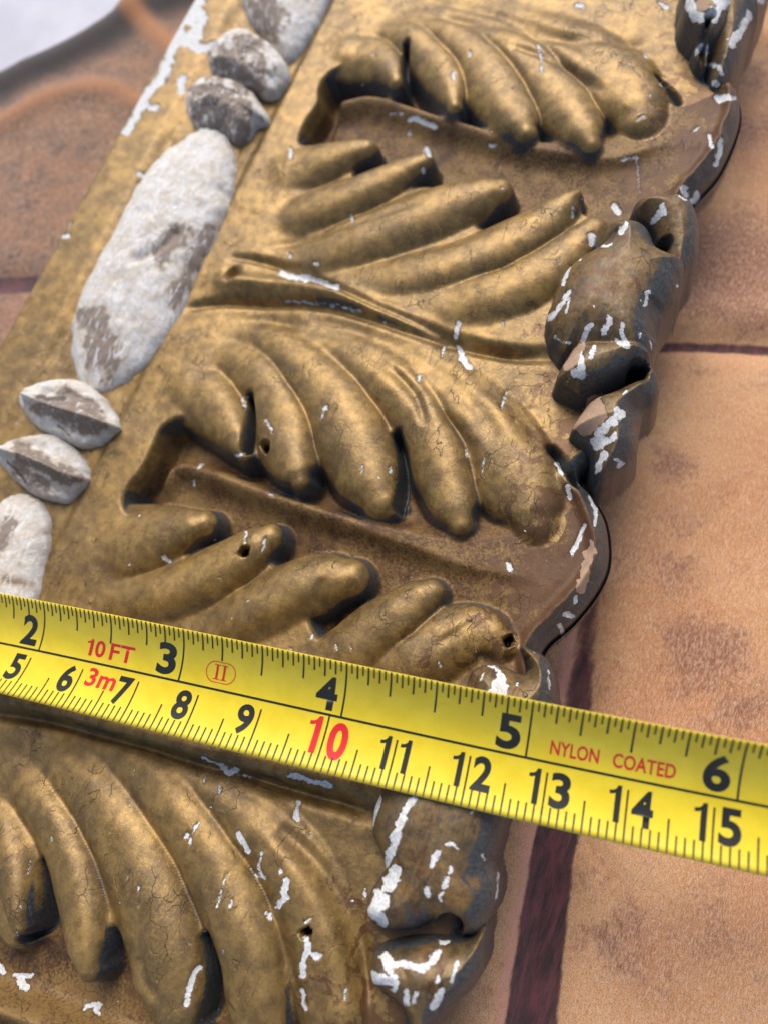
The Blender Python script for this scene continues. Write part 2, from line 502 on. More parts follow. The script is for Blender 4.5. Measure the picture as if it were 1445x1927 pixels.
LEDGE_LOSS = [([(350,30),(330,75),(318,100)],22),([(312,128),(296,150)],14),([(368,-10),(372,40),(362,72)],34),([(345,75),(372,90),(398,88)],20),([(322,112),(300,150),(268,196),(238,244)],20),([(280,200),(296,203)],12),([(395,-30),(330,55),(212,250),(150,365),(0,642)],4),
 ([(120,444),(132,442)],11),([(132,425),(136,418)],6),([(345,150),(338,172)],16),([(264,328),(272,334)],12)]
CURL_LOSS = [
 ([(1246,388),(1250,396),(1236,408),(1230,416)],14),([(1268,362),(1290,377)],6),([(1319,455),(1314,474)],5),([(1178,422),(1170,436)],13),([(1132,462),(1150,460)],8),([(1086,486),(1092,490)],8),
 ([(1071,498),(1063,520),(1057,534)],9),([(1070,548),(1060,568),(1045,586),(1034,598)],10),([(1071,560),(1064,592)],8),([(1044,634),(1056,643),(1072,645)],8),
 ([(1109,612),(1098,640),(1090,660)],13),([(1088,668),(1096,706),(1080,700)],16),([(1146,602),(1136,626)],14),([(1171,610),(1171,634),(1180,652),(1158,640)],10),([(1119,652),(1110,672)],10),
 ([(1218,550),(1213,572)],10),([(1203,627),(1202,634)],7),([(1222,642),(1226,656)],6),([(1275,537),(1275,541)],5),([(1255,525),(1256,530)],3),
 ([(1166,776),(1145,800),(1130,815),(1120,832)],20),([(1155,822),(1125,842)],17),([(1136,858),(1124,882)],17),([(1159,864),(1169,872),(1163,878)],9),([(1180,736),(1170,742)],6),
 ([(778,1500),(760,1530),(745,1568),(738,1600),(726,1622)],15),([(745,1640),(730,1670)],26),([(712,1690),(708,1712),(716,1736)],34),([(842,1590),(852,1587),(861,1597)],8),([(822,1602),(812,1632)],12),
 ([(848,1634),(845,1642)],9),([(841,1656),(838,1668)],11),([(833,1682),(828,1690)],9),([(805,1674),(805,1686)],11),([(712,1500),(700,1550)],12),
 ([(722,1800),(735,1822),(765,1812),(795,1824),(826,1794)],17),([(712,1838),(740,1850)],24),([(860,1812),(848,1848)],9),([(823,1838),(822,1848)],11),([(833,1862),(816,1896)],13),
 ([(764,1866),(768,1888)],12),([(782,1868),(778,1886)],9),([(828,1772),(842,1774)],9),([(728,1880),(742,1892)],6),([(757,1440),(748,1470)],14),([(880,1532),(888,1528)],7),([(905,1608),(911,1618)],6),
 ([(918,1254),(938,1262),(942,1276)],8),([(942,1276),(932,1308),(922,1330)],24),([(908,1268),(902,1282)],6),([(953,1290),(948,1304)],11),([(1030,1262),(1034,1296)],7),([(972,1286),(972,1292)],5),([(922,1242),(928,1250)],11),
 ([(955,1252),(976,1262)],5),([(1296,8),(1312,34),(1340,32),(1356,8),(1350,-15)],24),([(1408,26),(1392,60),(1378,82)],15),([(1320,84),(1309,102)],11),([(1330,88),(1330,104)],6),([(1330,122),(1352,124),(1358,138)],9),
 ([(1340,156),(1350,160)],11),([(1428,0),(1438,4)],9),([(1316,158),(1320,150)],8),([(934,1690),(936,1640)],6),([(1002,1226),(1004,1229)],3)]
CURL_WOOD = [([(1120,760),(1092,800),(1130,775)],30),([(1118,800),(1105,815)],16),([(1068,690),(1080,668),(1092,652)],20),([(1318,5),(1326,14)],20)]
CURL_HOLE = []

# ------------------------------------------------------------------ the carved moulding
mould = empty('carved_frame_moulding', 'carved wooden frame moulding with acanthus leaves in worn bronze gold paint', 'frame moulding', (-30, 40, -32))

G = 0.27
xs = np.arange(-116, 42, G)
ys = np.arange(-92, 178, G)
X, Y = np.meshgrid(xs, ys)

# level plan across the moulding: side, ledge, bead hollow, leaves
EDGE = np.array([unp(365, 0, -14)[0], unp(0, 650, -14)[0]]).mean()
BEAD_L = at([(262, 330), (140, 600)], 0, -15)[:, 0].mean() + 1.6
LEAF_L = at([(452, 300), (345, 585), (105, 1050)], 0, -14)[:, 0].mean()
wob = 0.35 * fbm(Y * 0.09, X * 0.02 + 3)
LOWER = np.interp(X, [-54, -46, 10, 22], [0.3, 1.9, 1.9, 0.8])
H = body(X) - LOWER + 0.35 * fbm(X * 0.10, Y * 0.10, 4) + 0.06 * fbm(X * 0.6, Y * 0.6, 3)

# deep channels of the water leaves (drawn at the level of their rims)
W_POLY = [
 [(640,122),(612,142),(600,165),(598,190),(575,225),(562,262),(585,272),(612,268),(660,300),(665,325),(735,345),(800,335),(860,360),(905,418),(1000,400),(1080,385),(1160,410),(1240,440),(1360,420),(1480,300),(1480,120),(1330,170),(1280,185),(1262,160),(1235,140),(1222,190),(1130,190),(1060,180),(1008,150),(940,185),(863,165),(830,160),(765,85),(748,140),(700,142),(660,120)],
 [(338,784),(305,800),(286,840),(266,880),(236,922),(230,950),(246,968),(280,966),(315,975),(345,1052),(400,1070),(480,1060),(512,1060),(560,1130),(598,1202),(680,1170),(700,1180),(786,1192),(850,1190),(920,1230),(962,1245),(1000,1290),(1100,1260),(1240,1100),(1200,930),(1102,903),(1060,885),(1032,842),(1015,880),(960,900),(897,888),(860,850),(750,818),(700,830),(640,840),(588,842),(520,800),(472,742),(458,780),(425,815),(385,800),(360,788)],
 [(-260,1740),(-60,1740),(0,1790),(50,1740),(76,1622),(110,1700),(160,1790),(202,1748),(250,1830),(330,1850),(385,1768),(430,1850),(500,1890),(538,1864),(560,1940),(640,2060),(760,2200),(-300,2200)]]
ribs = [[(640,200),(696,190),(762,209),(866,242),(997,281),(1121,298),(1193,283),(1285,242),(1375,180)],
        [(312,905),(345,880),(420,900),(520,938),(640,976),(760,1015),(850,1045),(930,1057),(1010,1040),(1070,1010),(1112,962)],
        [(-160,1850),(0,1895),(110,1935),(300,2010),(460,2080)]]
SDC = np.full(X.shape, 12.0)
Wid = np.zeros(X.shape, int)
for k, poly in enumerate(W_POLY):
    s_ = sdf(X, Y, sspline(at(poly, 0.0), 140))
    Wid[s_ < SDC] = k
    SDC = np.minimum(SDC, s_)
floor = body(X) - np.interp(X, [-60, -42, -25, 0, 12, 20, 30], [7.0, 7.0, 6.8, 5.8, 4.2, 1.6, 0.6]) + 0.3 * fbm(X * 0.15 + 9, Y * 0.15, 4)
RIBY = []
for k, rb in enumerate(ribs):
    R = spline(at(rb, -3.4), 40)
    RIBY.append(R)
    m = (np.abs(Y - R[:, 1].mean()) < 26)
    d, s_, sg = pdist(X[m], Y[m], R)
    up = sg > 0
    wdt = np.interp(X[m], [-45, -20, 10, 25], [3.4, 3.0, 3.0, 4.2])
    h = np.interp(X[m], [-48, -40, 0, 15, 24], [4.6, 5.0, 4.6, 3.6, 2.6])
    upw = wdt * np.interp(X[m], [-10, 8], [0.5, 1.7])
    prof = np.where(up, np.exp(-(d / upw) ** 2), 0.62 * np.exp(-(d / (wdt * 0.7)) ** 2) + 0.38 * np.exp(-(d / (wdt * 2.4)) ** 2))
    end = sstep(X[m], R[0, 0] - 0.6, R[0, 0] + 0.5)
    floor[m] += h * prof * end
# the eye holes at the channel heads go deepest
for hole in ([(625,150),(602,185),(590,225),(578,255)], [(325,800),(300,850),(282,895),(258,935),(262,950)]):
    P = spline(at(hole, -2.0), 16)
    m = (np.abs(X - P[:, 0].mean()) < 14) & (np.abs(Y - P[:, 1].mean()) < 16)
    d, _, _ = pdist(X[m], Y[m], P)
    floor[m] -= 0.4 * np.exp(-(d / 3.0) ** 2)
wall = sstep(-SDC, -0.4, 1.9)
H = H * (1 - wall) + np.minimum(floor, H) * wall
field = sstep(-SDC, 0.2, 1.2)

# lobes of the leaves: centreline and half width on the photograph, root to tip
LOBES = [
 ('A', [(560,70,26),(631,80,38),(690,90,38),(725,112,32),(742,142,14)], 1.0, 1.6),
 ('A', [(690,30,16),(740,40,22),(782,66,28),(818,104,32),(842,146,32),(853,190,13)], 1.1, 1.5),
 ('A', [(740,10,16),(790,26,24),(850,58,32),(903,105,42),(943,160,48),(972,208,42),(988,236,20)], 1.2, 1.5),
 ('A', [(840,0,20),(905,33,30),(971,78,38),(1023,131,44),(1062,177,48),(1092,222,42),(1112,258,18)], 1.2, 1.5),
 ('A', [(930,0,24),(1023,39,40),(1102,85,52),(1160,128,60),(1196,165,62),(1212,200,42)], 0.9, 1.3),
 ('B', [(470,345,34),(514,320,40),(565,301,42),(631,281,38),(685,266,20)], 1.1, 1.7),
 ('B', [(455,402,26),(533,392,32),(598,373,34),(670,347,36),(742,314,32),(794,291,19)], 1.0, 1.6),
 ('B', [(500,480,26),(598,455,34),(683,428,42),(762,400,46),(840,373,50),(899,356,46),(938,345,26)], 1.3, 1.8),
 ('B', [(640,520,22),(749,500,30),(840,484,34),(932,451,40),(1010,412,40),(1062,373,28),(1086,354,11)], 0.9, 1.4),
 ('B', [(760,560,22),(870,545,30),(950,527,36),(1020,494,40),(1080,450,38),(1120,415,24)], 0.5, 1.1),
 ('B', [(285,745,34),(318,722,48),(365,730,52),(408,772,46),(438,815,34),(455,850,14)], 1.2, 1.8),
 ('B', [(340,640,24),(430,662,34),(490,710,42),(521,775,53),(535,830,56),(551,875,42),(560,900,18)], 1.4, 1.8),
 ('B', [(420,598,20),(500,630,34),(570,690,50),(620,750,60),(657,815,68),(685,880,66),(712,935,36)], 1.5, 1.9),
 ('B', [(560,606,18),(650,650,32),(720,700,42),(775,755,46),(812,815,50),(832,880,56),(850,940,48),(864,978,24)], 1.2, 1.6),
 ('B', [(700,630,24),(800,690,46),(880,755,58),(935,820,70),(972,880,84),(1000,940,74),(1010,975,46)], 0.9, 1.5),
 ('C', [(120,1058,46),(199,1023,56),(269,1005,54),(328,990,46),(372,978,28)], 1.2, 1.8),
 ('C', [(149,1120,26),(249,1118,38),(324,1103,42),(399,1068,48),(456,1032,48),(500,1004,27)], 1.2, 1.8),
 ('C', [(350,1200,34),(415,1170,42),(480,1140,46),(548,1103,50),(608,1086,56),(652,1080,38)], 1.3, 1.8),
 ('C', [(560,1290,36),(625,1243,42),(685,1198,47),(735,1163,48),(779,1128,44),(808,1111,28)], 1.1, 1.7),
 ('C', [(680,1300,38),(735,1262,46),(799,1223,52),(859,1196,54),(909,1188,50),(940,1208,34)], 0.9, 1.4),
 ('C', [(-60,1480,24),(-22,1545,30),(5,1620,34),(18,1690,32),(28,1752,15)], 1.2, 1.7),
 ('C', [(-50,1410,22),(0,1445,30),(45,1492,36),(85,1549,42),(117,1619,48),(136,1699,52),(147,1773,48),(156,1830,24)], 1.4, 1.8),
 ('C', [(10,1400,26),(65,1425,38),(125,1470,50),(186,1535,62),(232,1615,70),(266,1699,76),(290,1773,84),(300,1835,82),(318,1905,60)], 1.5, 1.8),
 ('C', [(140,1410,24),(214,1436,40),(279,1485,48),(341,1559,56),(391,1639,62),(428,1723,68),(455,1798,70),(466,1873,66),(474,1948,56)], 1.3, 1.7),
 ('C', [(270,1430,24),(349,1456,40),(448,1535,54),(523,1615,62),(576,1705,70),(604,1798,76),(620,1898,76),(626,1973,66)], 1.0, 1.5),
]
LAB = np.zeros(X.shape, int) - 1
LOBE_S = np.zeros(X.shape)
WALLM = np.zeros(X.shape)
INL = np.full(X.shape, 9.0)
tops = np.full(X.shape, -99.0)
for li, (leaf, pts, rise, dome) in enumerate(LOBES):
    pts = np.array(pts, float)
    xy = at(pts[:, :2], 1.0)
    hw = []
    for (px, py, w_), c in zip(pts, xy):
        zz = float(body(c[0])) + 1.0
        d1 = np.linalg.norm(unp(px + w_, py, zz) - unp(px, py, zz))
        d2 = np.linalg.norm(unp(px, py + w_, zz) - unp(px, py, zz))
        hw.append(0.5 * (d1 + d2) * 0.97)
    q = spline(np.c_[xy, hw], 30)
    lo, hi = q[:, :2].min(0) - 9, q[:, :2].max(0) + 9
    j0, j1 = np.searchsorted(xs, [lo[0], hi[0]])
    i0, i1 = np.searchsorted(ys, [lo[1], hi[1]])
    if j1 <= j0 or i1 <= i0:
        continue
    x, y = X[i0:i1, j0:j1], Y[i0:i1, j0:j1]
    x = x + 0.25 * fbm(x * 0.3, y * 0.3, 3)
    d, s_, sg = pdist(x, y, q[:, :2])
    wl_ = np.interp(s_, np.linspace(0, 1, len(q)), q[:, 2]) * np.interp(s_, [0, 0.5, 0.8, 1], [1.6, 1.42, 1.12, 1.15] if li in (5, 6, 7, 8, 9, 15, 16, 17, 18, 19) else [1.35, 1.25, 1.08, 1.2])
    best = d - wl_
    t = np.clip(1 + best / wl_, 0, 1)
    crest = body(x) + np.interp(s_, [0, 0.3, 0.65, 0.9, 1.0], [-1.8, 0.5 * rise, 1.0 * rise, 0.9 * rise, 0.5 * rise]) + 0.25 * fbm(x * 0.16 + li, y * 0.16, 3)
    dm = 1.4 * dome * np.interp(s_, [0, 0.35, 0.7, 1], [0.5, 1.0, 1.15, 1.15]) * np.clip(wl_ / 4.2, 0.14, 1.3)
    lean = 0.12 * np.interp(s_, [0, 0.3, 0.8, 1], [0, 1, 0.7, 0]) * sg * np.clip(d / wl_, 0, 1) * np.clip(wl_ / 4.0, 0.3, 1.2)
    if li in (5, 6, 7, 8, 9, 15, 16, 17, 18, 19):
        lean = -lean
    z = crest + lean - dm * t ** 2.3 - 0.9 * np.exp(-np.clip(-best, 0, 9) / 0.45) * np.interp(s_, [0.55, 0.9], [0, 1])
    slp = np.interp(s_, [0, 0.5, 0.78, 1], [0.5, 0.8, 2.5, 7.0])
    slp = np.where(SDC[i0:i1, j0:j1] < 0.1, 7.0, slp)
    z = np.where(best > 0, z - np.minimum(best * slp, 12.0), z)
    cur = H[i0:i1, j0:j1]
    both = sstep(-INL[i0:i1, j0:j1], -0.1, 0.3) * sstep(-best, -0.1, 0.3) * np.interp(s_, [0.1, 0.4], [0, 1])
    groove = 0.5 * np.exp(-((z - cur) / 0.55) ** 2) * both
    win = (z > cur - 0.05)
    LAB[i0:i1, j0:j1] = np.where(win & (s_ > 0.34) & (best < 0.5), li, LAB[i0:i1, j0:j1])
    LOBE_S[i0:i1, j0:j1] = np.where(win, s_, LOBE_S[i0:i1, j0:j1])
    INL[i0:i1, j0:j1] = np.minimum(INL[i0:i1, j0:j1], best)
    near = best < 3.5
    k_ = np.interp(s_, [0, 0.4, 1], [1.0, 0.25, 0.2])
    H[i0:i1, j0:j1] = np.where(near, smax(z, cur, k_) - groove, cur)
gold_top = np.clip(sstep(-INL, -0.25, 0.25), 0, 1)
field = field * (1 - gold_top)

# spines, creases and free furrows: (points, width mm, height mm)
LINES = [
 ([(400,528),(460,528),(530,528),(600,538),(680,562),(760,597),(830,622)], 1.9, 1.9),
 ([(430,478),(500,484),(560,500),(640,535),(720,572),(800,604),(880,630),(960,645),(1040,648)], 0.8, -1.5),
 ([(350,575),(420,562),(520,556),(600,560),(680,580),(760,608),(860,636),(960,655),(1045,660)], 0.9, -2.0),
 ([(428,505),(445,520)], 1.3, -2.2),
 ([(-60,1300),(60,1325),(200,1368),(330,1402),(460,1432),(580,1462),(690,1490)], 2.2, 1.8),
 ([(-60,1335),(60,1352),(180,1385),(320,1424),(450,1462),(560,1492),(640,1515),(705,1538)], 1.1, -2.1),
 ([(630,1180),(600,1130),(612,1090)], 0.7, -0.7),
 ([(820,1215),(905,1160),(950,1120)], 0.6, -0.4),
 ([(1180,850),(1090,840),(1030,800)], 0.7, 0.0),
 ([(1340,1700),(1330,1700)], 0.7, 0.0),
 ([(300,1880),(275,1850),(262,1800)], 1.0, -0.9),
 ([(960,85),(1060,120),(1130,165)], 0.8, -0.7),
 ([(735,690),(780,740),(800,800)], 0.7, -0.6),
 ([(830,770),(880,830),(895,890)], 0.7, -0.8),
 ([(790,20),(900,30),(1020,60),(1120,70),(1240,60)], 1.6, -0.9),
 ([(440,592),(560,600),(660,640),(740,700),(790,765)], 1.3, -0.55),
 ([(580,585),(700,622),(820,690),(900,770),(935,835)], 1.6, -0.6),
 ([(500,455),(600,432),(700,408),(800,380)], 0.9, -0.45),
 ([(800,-20),(930,12),(1050,60),(1140,120)], 1.3, -0.5),
 ([(330,1432),(450,1500),(560,1600),(640,1740),(672,1880)], 1.6, -0.6),
 ([(880,700),(960,760),(1010,830)], 1.6, -0.5),
 ([(520,1560),(600,1640),(660,1760),(690,1900)], 1.3, -1.1),
]
for pts, wd, ht in LINES:
    if ht == 0:
        continue
    P = spline(at(pts, 0.5), 40)
    lo, hi = P.min(0) - 8, P.max(0) + 8
    m = (X > lo[0]) & (X < hi[0]) & (Y > lo[1]) & (Y < hi[1])
    d, s_, _ = pdist(X[m], Y[m], P)
    H[m] += ht * np.exp(-(d / wd) ** 2) * np.sqrt(np.clip(np.minimum(s_, 1 - s_) * 7 + 0.02, 0, 1))

# deep slots cut between the lobe tips: (points, half width px, depth mm)
SLOTS = [([(765,88),(763,130),(768,175)],8,6),([(862,170),(864,205)],7,5),([(1006,150),(1012,190),(1008,245)],9,6),([(1128,198),(1135,235),(1133,262)],8,6),
         ([(1238,145),(1262,168),(1276,190)],9,4),([(702,262),(690,300),(658,322)],11,5),([(828,300),(822,322)],7,4),([(948,360),(940,395),(908,412)],12,6),
         ([(471,745),(474,790),(468,852)],10,7),([(590,845),(588,880),(578,902)],9,6),([(746,815),(757,860),(758,900),(750,955)],13,7),([(892,906),(900,945),(892,985)],11,7),
         ([(1036,845),(1060,872),(1084,912)],11,5),([(405,975),(380,1030),(345,1052)],14,6),([(538,1005),(530,1040),(512,1062)],11,5),([(682,1110),(668,1150),(600,1200)],15,8),
         ([(832,1105),(820,1150),(788,1190)],12,6),([(962,1218),(950,1245),(930,1262)],13,6),([(76,1624),(78,1690),(62,1755),(30,1775)],10,8),([(200,1748),(200,1790),(180,1840)],13,7),
         ([(386,1768),(398,1830),(388,1900),(378,1930)],14,8),([(538,1868),(545,1930),(548,1980)],11,8)]
SLOTM = np.zeros(X.shape)
for pts, wpx, dep in [SLOTS[q_] for q_ in (0, 4, 8, 10, 12, 18, 20)]:
    P = spline(at(pts, -1.0), 14)
    lo, hi = P.min(0) - 5, P.max(0) + 5
    m = (X > lo[0]) & (X < hi[0]) & (Y > lo[1]) & (Y < hi[1])
    d, _, _ = pdist(X[m], Y[m], P)
    r = wpx * 0.036
    k_ = sstep(-(d - r), -0.45, 0.35)
    z0 = body(X[m]) - dep
    H[m] = H[m] * (1 - k_) + np.minimum(H[m], z0) * k_
    SLOTM[m] = np.maximum(SLOTM[m], sstep(-(d - r), -0.5, 0.2))

# right-hand silhouette of the carving
SIL = at([(1520,-200),(1470,-60),(1415,20),(1378,90),(1335,158),(1340,172),(1380,176),(1393,215),(1384,262),(1352,330),(1306,384),(1284,425),(1272,500),(1240,560),(1208,630),(1200,700),(1185,750),(1160,820),(1122,876),(1090,904),
          (1112,934),(1140,985),(1147,1055),(1128,1110),(1082,1170),(1024,1226),(1020,1290),(985,1400),(918,1543),(898,1627),(905,1700),(880,1770),(865,1840),(810,1910),(770,2010),(740,2160),(600,2500),
          (-900,2500),(-600,400),(500,-400),(1400,-400)], 0, -12.0)
SIL = sspline(SIL, 700)
sds = sdf(X, Y, SIL, 14.0)
ins = np.clip(-sds, 0, 6)
ins_v = ins + 0.5 * fbm(X * 0.35, Y * 0.35, 3) * sstep(ins, 0.3, 2.0)
# raised lip along the free edges of the water leaves, then the grey outer slope
lip = 1.6 * np.exp(-((ins_v - 2.8) / 0.8) ** 2) * (np.abs(X - 22) < 9)
inW = sstep(-SDC, -1.0, 1.0)
H = H + lip * inW
rnd = -20 + 0.0 * X
drop = np.where(sds > 0, 4.0 + sds * 12.0, 4.0 * (1 - np.sqrt(np.clip(1 - (1 - np.clip(ins_v / 2.8, 0, 1)) ** 1.7, 0, 1))))
near_r = X > -30
H = np.where(near_r, H - drop, H)
outer = np.where(near_r, sstep(-(ins_v), -2.9, -2.4), 0) * 1.0

# ledge, bead hollow and outer side at the left
hollow = -14.9 + 0.4 * fbm(X * 0.2, Y * 0.2, 3)
ledge = -13.6 + 0.25 * fbm(X * 0.08, Y * 0.05, 4)
kl = sstep(X + wob, LEAF_L - 1.3, LEAF_L + 0.6)
H = H * kl + hollow * (1 - kl)
kb = sstep(X + 0.5 * wob, BEAD_L - 3.2, BEAD_L + 1.2)
H = np.where(X < (BEAD_L + 3), ledge * (1 - kb) + H * kb, H)
H = np.where(X < EDGE + 0.8, H - 0.7 * (1 - np.sqrt(np.clip(1 - (1 - np.clip((X - EDGE) / 0.8, 0, 1)) ** 2, 0, 1))), H)
H = np.where(X < EDGE, H - (EDGE - X) * 16, H)
H = np.maximum(H, -34)

# slate paint: cut sides of the lobes
gy, gx = np.gradient(H, G, G)
slope = np.hypot(gx, gy)
# cut walls that turn away from the leaf, towards the right edge, carry slate paint
slate = sstep(slope, 1.3, 2.6) * sstep(-INL, -2.6, -1.6) * (X > LEAF_L + 1) * np.where(sds > -2.5, 0.9, 1.0)
slate = np.maximum(slate, outer)
slate = np.maximum(slate, SLOTM)
slate = np.where(X < LEAF_L + 1, 0.30 * sstep(X, BEAD_L - 3, BEAD_L + 0.5), slate)
for hole in ([(625,150),(602,185),(585,225),(572,255)], [(325,800),(296,850),(278,895),(250,935),(262,955)]):
    P = spline(at(hole, -2.0), 16)
    m = (np.abs(X - P[:, 0].mean()) < 14) & (np.abs(Y - P[:, 1].mean()) < 16)
    d, _, _ = pdist(X[m], Y[m], P)
    slate[m] = np.maximum(slate[m], 0.45 * np.exp(-(d / 2.0) ** 2) * (field[m] > 0.1))
brown = np.interp(X, [-60, 0, 14, 24], [0.0, 0.10, 0.34, 0.55])
brown = np.where((X < LEAF_L + 0.5) & (X > BEAD_L - 2.5), 0.16, brown)

for _ in range(2):
    H[1:-1] = 0.25 * (H[:-2] + 2 * H[1:-1] + H[2:])
    H[:, 1:-1] = 0.25 * (H[:, :-2] + 2 * H[:, 1:-1] + H[:, 2:])
Pt = np.stack([X.ravel(), Y.ravel(), H.ravel()], 1)
hole_m = np.clip(chips(Pt, BASE_HOLE) * 1.6, 0, 1)
Pt[:, 2] -= 2.5 * hole_m
ls = chips(Pt, BASE_LOSS + LEDGE_LOSS)
Pt[:, 2] -= 0.18 * sstep(ls, 0.3, 0.7)
wd_ = chips(Pt, BASE_WOOD)
H = Pt[:, 2].reshape(X.shape)
gy, gx = np.gradient(H, G, G)
NRM = np.stack([-gx.ravel(), -gy.ravel(), np.ones(X.size)], 1)
NRM /= np.linalg.norm(NRM, axis=1)[:, None]
ZONE = np.stack([field.ravel(), slate.ravel(), brown.ravel()], 1)
LOSS = np.stack([ls, wd_, hole_m], 1)

# name every face after the part of the carving it belongs to
lab = np.full(X.shape, 'x' * 12)
lab[:] = ''
yW = []
for R in RIBY:
    o_ = np.argsort(R[:, 0])
    yW.append(np.interp(X, R[o_, 0], R[o_, 1]))
leaf = np.where(Y > yW[0], 'leafA', np.where(Y > yW[1], 'leafB', np.where(Y > yW[2], 'leafC', 'leafD')))
lab = leaf.astype('<U12')
lab[(SDC < -0.1) & (INL > 0.3)] = 'W'
for k in range(3):
    lab[(lab == 'W') & (Wid == k)] = 'water%d' % k
for li in range(len(LOBES)):
    lab[(LAB == li)] = 'lobe%02d' % li
lab[X < LEAF_L - 0.3] = 'hollow'
lab[X < BEAD_L - 0.9] = 'ledge'
lab[X < EDGE - 0.05] = 'side'
lab[(sds > -0.3) & near_r] = 'side'

uv = proj(Pt)
vis = (uv[:, 0] > -230) & (uv[:, 0] < 1700) & (uv[:, 1] > -260) & (uv[:, 1] < 2200) & (Pt[:, 2] > np.where(Pt[:, 0] > -10, -15.0, -33.9))
vis = vis.reshape(X.shape)
ny, nx = X.shape
idx = np.arange(nx * ny).reshape(ny, nx)
fq = np.stack([idx[:-1, :-1], idx[:-1, 1:], idx[1:, 1:], idx[1:, :-1]], -1).reshape(-1, 4)
fv = (vis[:-1, :-1] | vis[:-1, 1:] | vis[1:, 1:] | vis[1:, :-1]).ravel()
fl = lab[:-1, :-1].ravel()

def part(name, mask, parent, label=None):
    f = fq[mask & fv]
    if len(f) < 6:
        return None
    u, inv = np.unique(f.ravel(), return_inverse=True)
    return mesh_obj(name, Pt[u] - BASE, inv.reshape(-1, 4), GILT, parent, ZONE[u], LOSS[u], NRM[u], label)

BASE = np.array([-30, 40, -32.0])
part('sight_edge', fl == 'ledge', mould, 'flat gold strip along the left edge')
part('bead_hollow', fl == 'hollow', mould)
part('side', fl == 'side', mould)
for k in range(3):
    part('water_leaf', fl == 'water%d' % k, mould)
off_n = SIL[np.r_[1:len(SIL), 0]] - SIL[np.r_[len(SIL) - 1, 0:len(SIL) - 1]]
off_n = np.stack([-off_n[:, 1], off_n[:, 0]], 1) / np.linalg.norm(off_n, axis=1)[:, None]
rows = [np.c_[SIL + off_n * o_, np.full(len(SIL), z_)] for o_, z_ in ((0.28, -12.6), (0.1, -14.6), (-3.5, -17.5), (-7.5, -22.0), (-8.0, -32.0))]
csel = (SIL[:, 0] > 0) & (SIL[:, 1] > -62) & (SIL[:, 1] < 165)
V_ = np.vstack(rows)
nS = len(SIL)
F_u = [(k * nS + i, k * nS + (i + 1) % nS, (k + 1) * nS + (i + 1) % nS, (k + 1) * nS + i) for k in range(4) for i in range(nS) if csel[i] and csel[(i + 1) % nS]]
u_, inv_ = np.unique(np.array(F_u).ravel(), return_inverse=True)
mesh_obj('underside', V_[u_] - BASE, inv_.reshape(-1, 4), GILT, mould, np.tile([0.2, 1.0, 0.0], (len(u_), 1)), np.tile([-0.5, -0.5, 0.0], (len(u_), 1)), None)
LEAF = {}
for k, lb in (('A', 'leafA'), ('B', 'leafB'), ('C', 'leafC'), ('D', 'leafD')):
    LEAF[k] = part('acanthus_leaf', fl == lb, mould)
for li, L in enumerate(LOBES):
    part('lobe', fl == 'lobe%02d' % li, LEAF[L[0]])

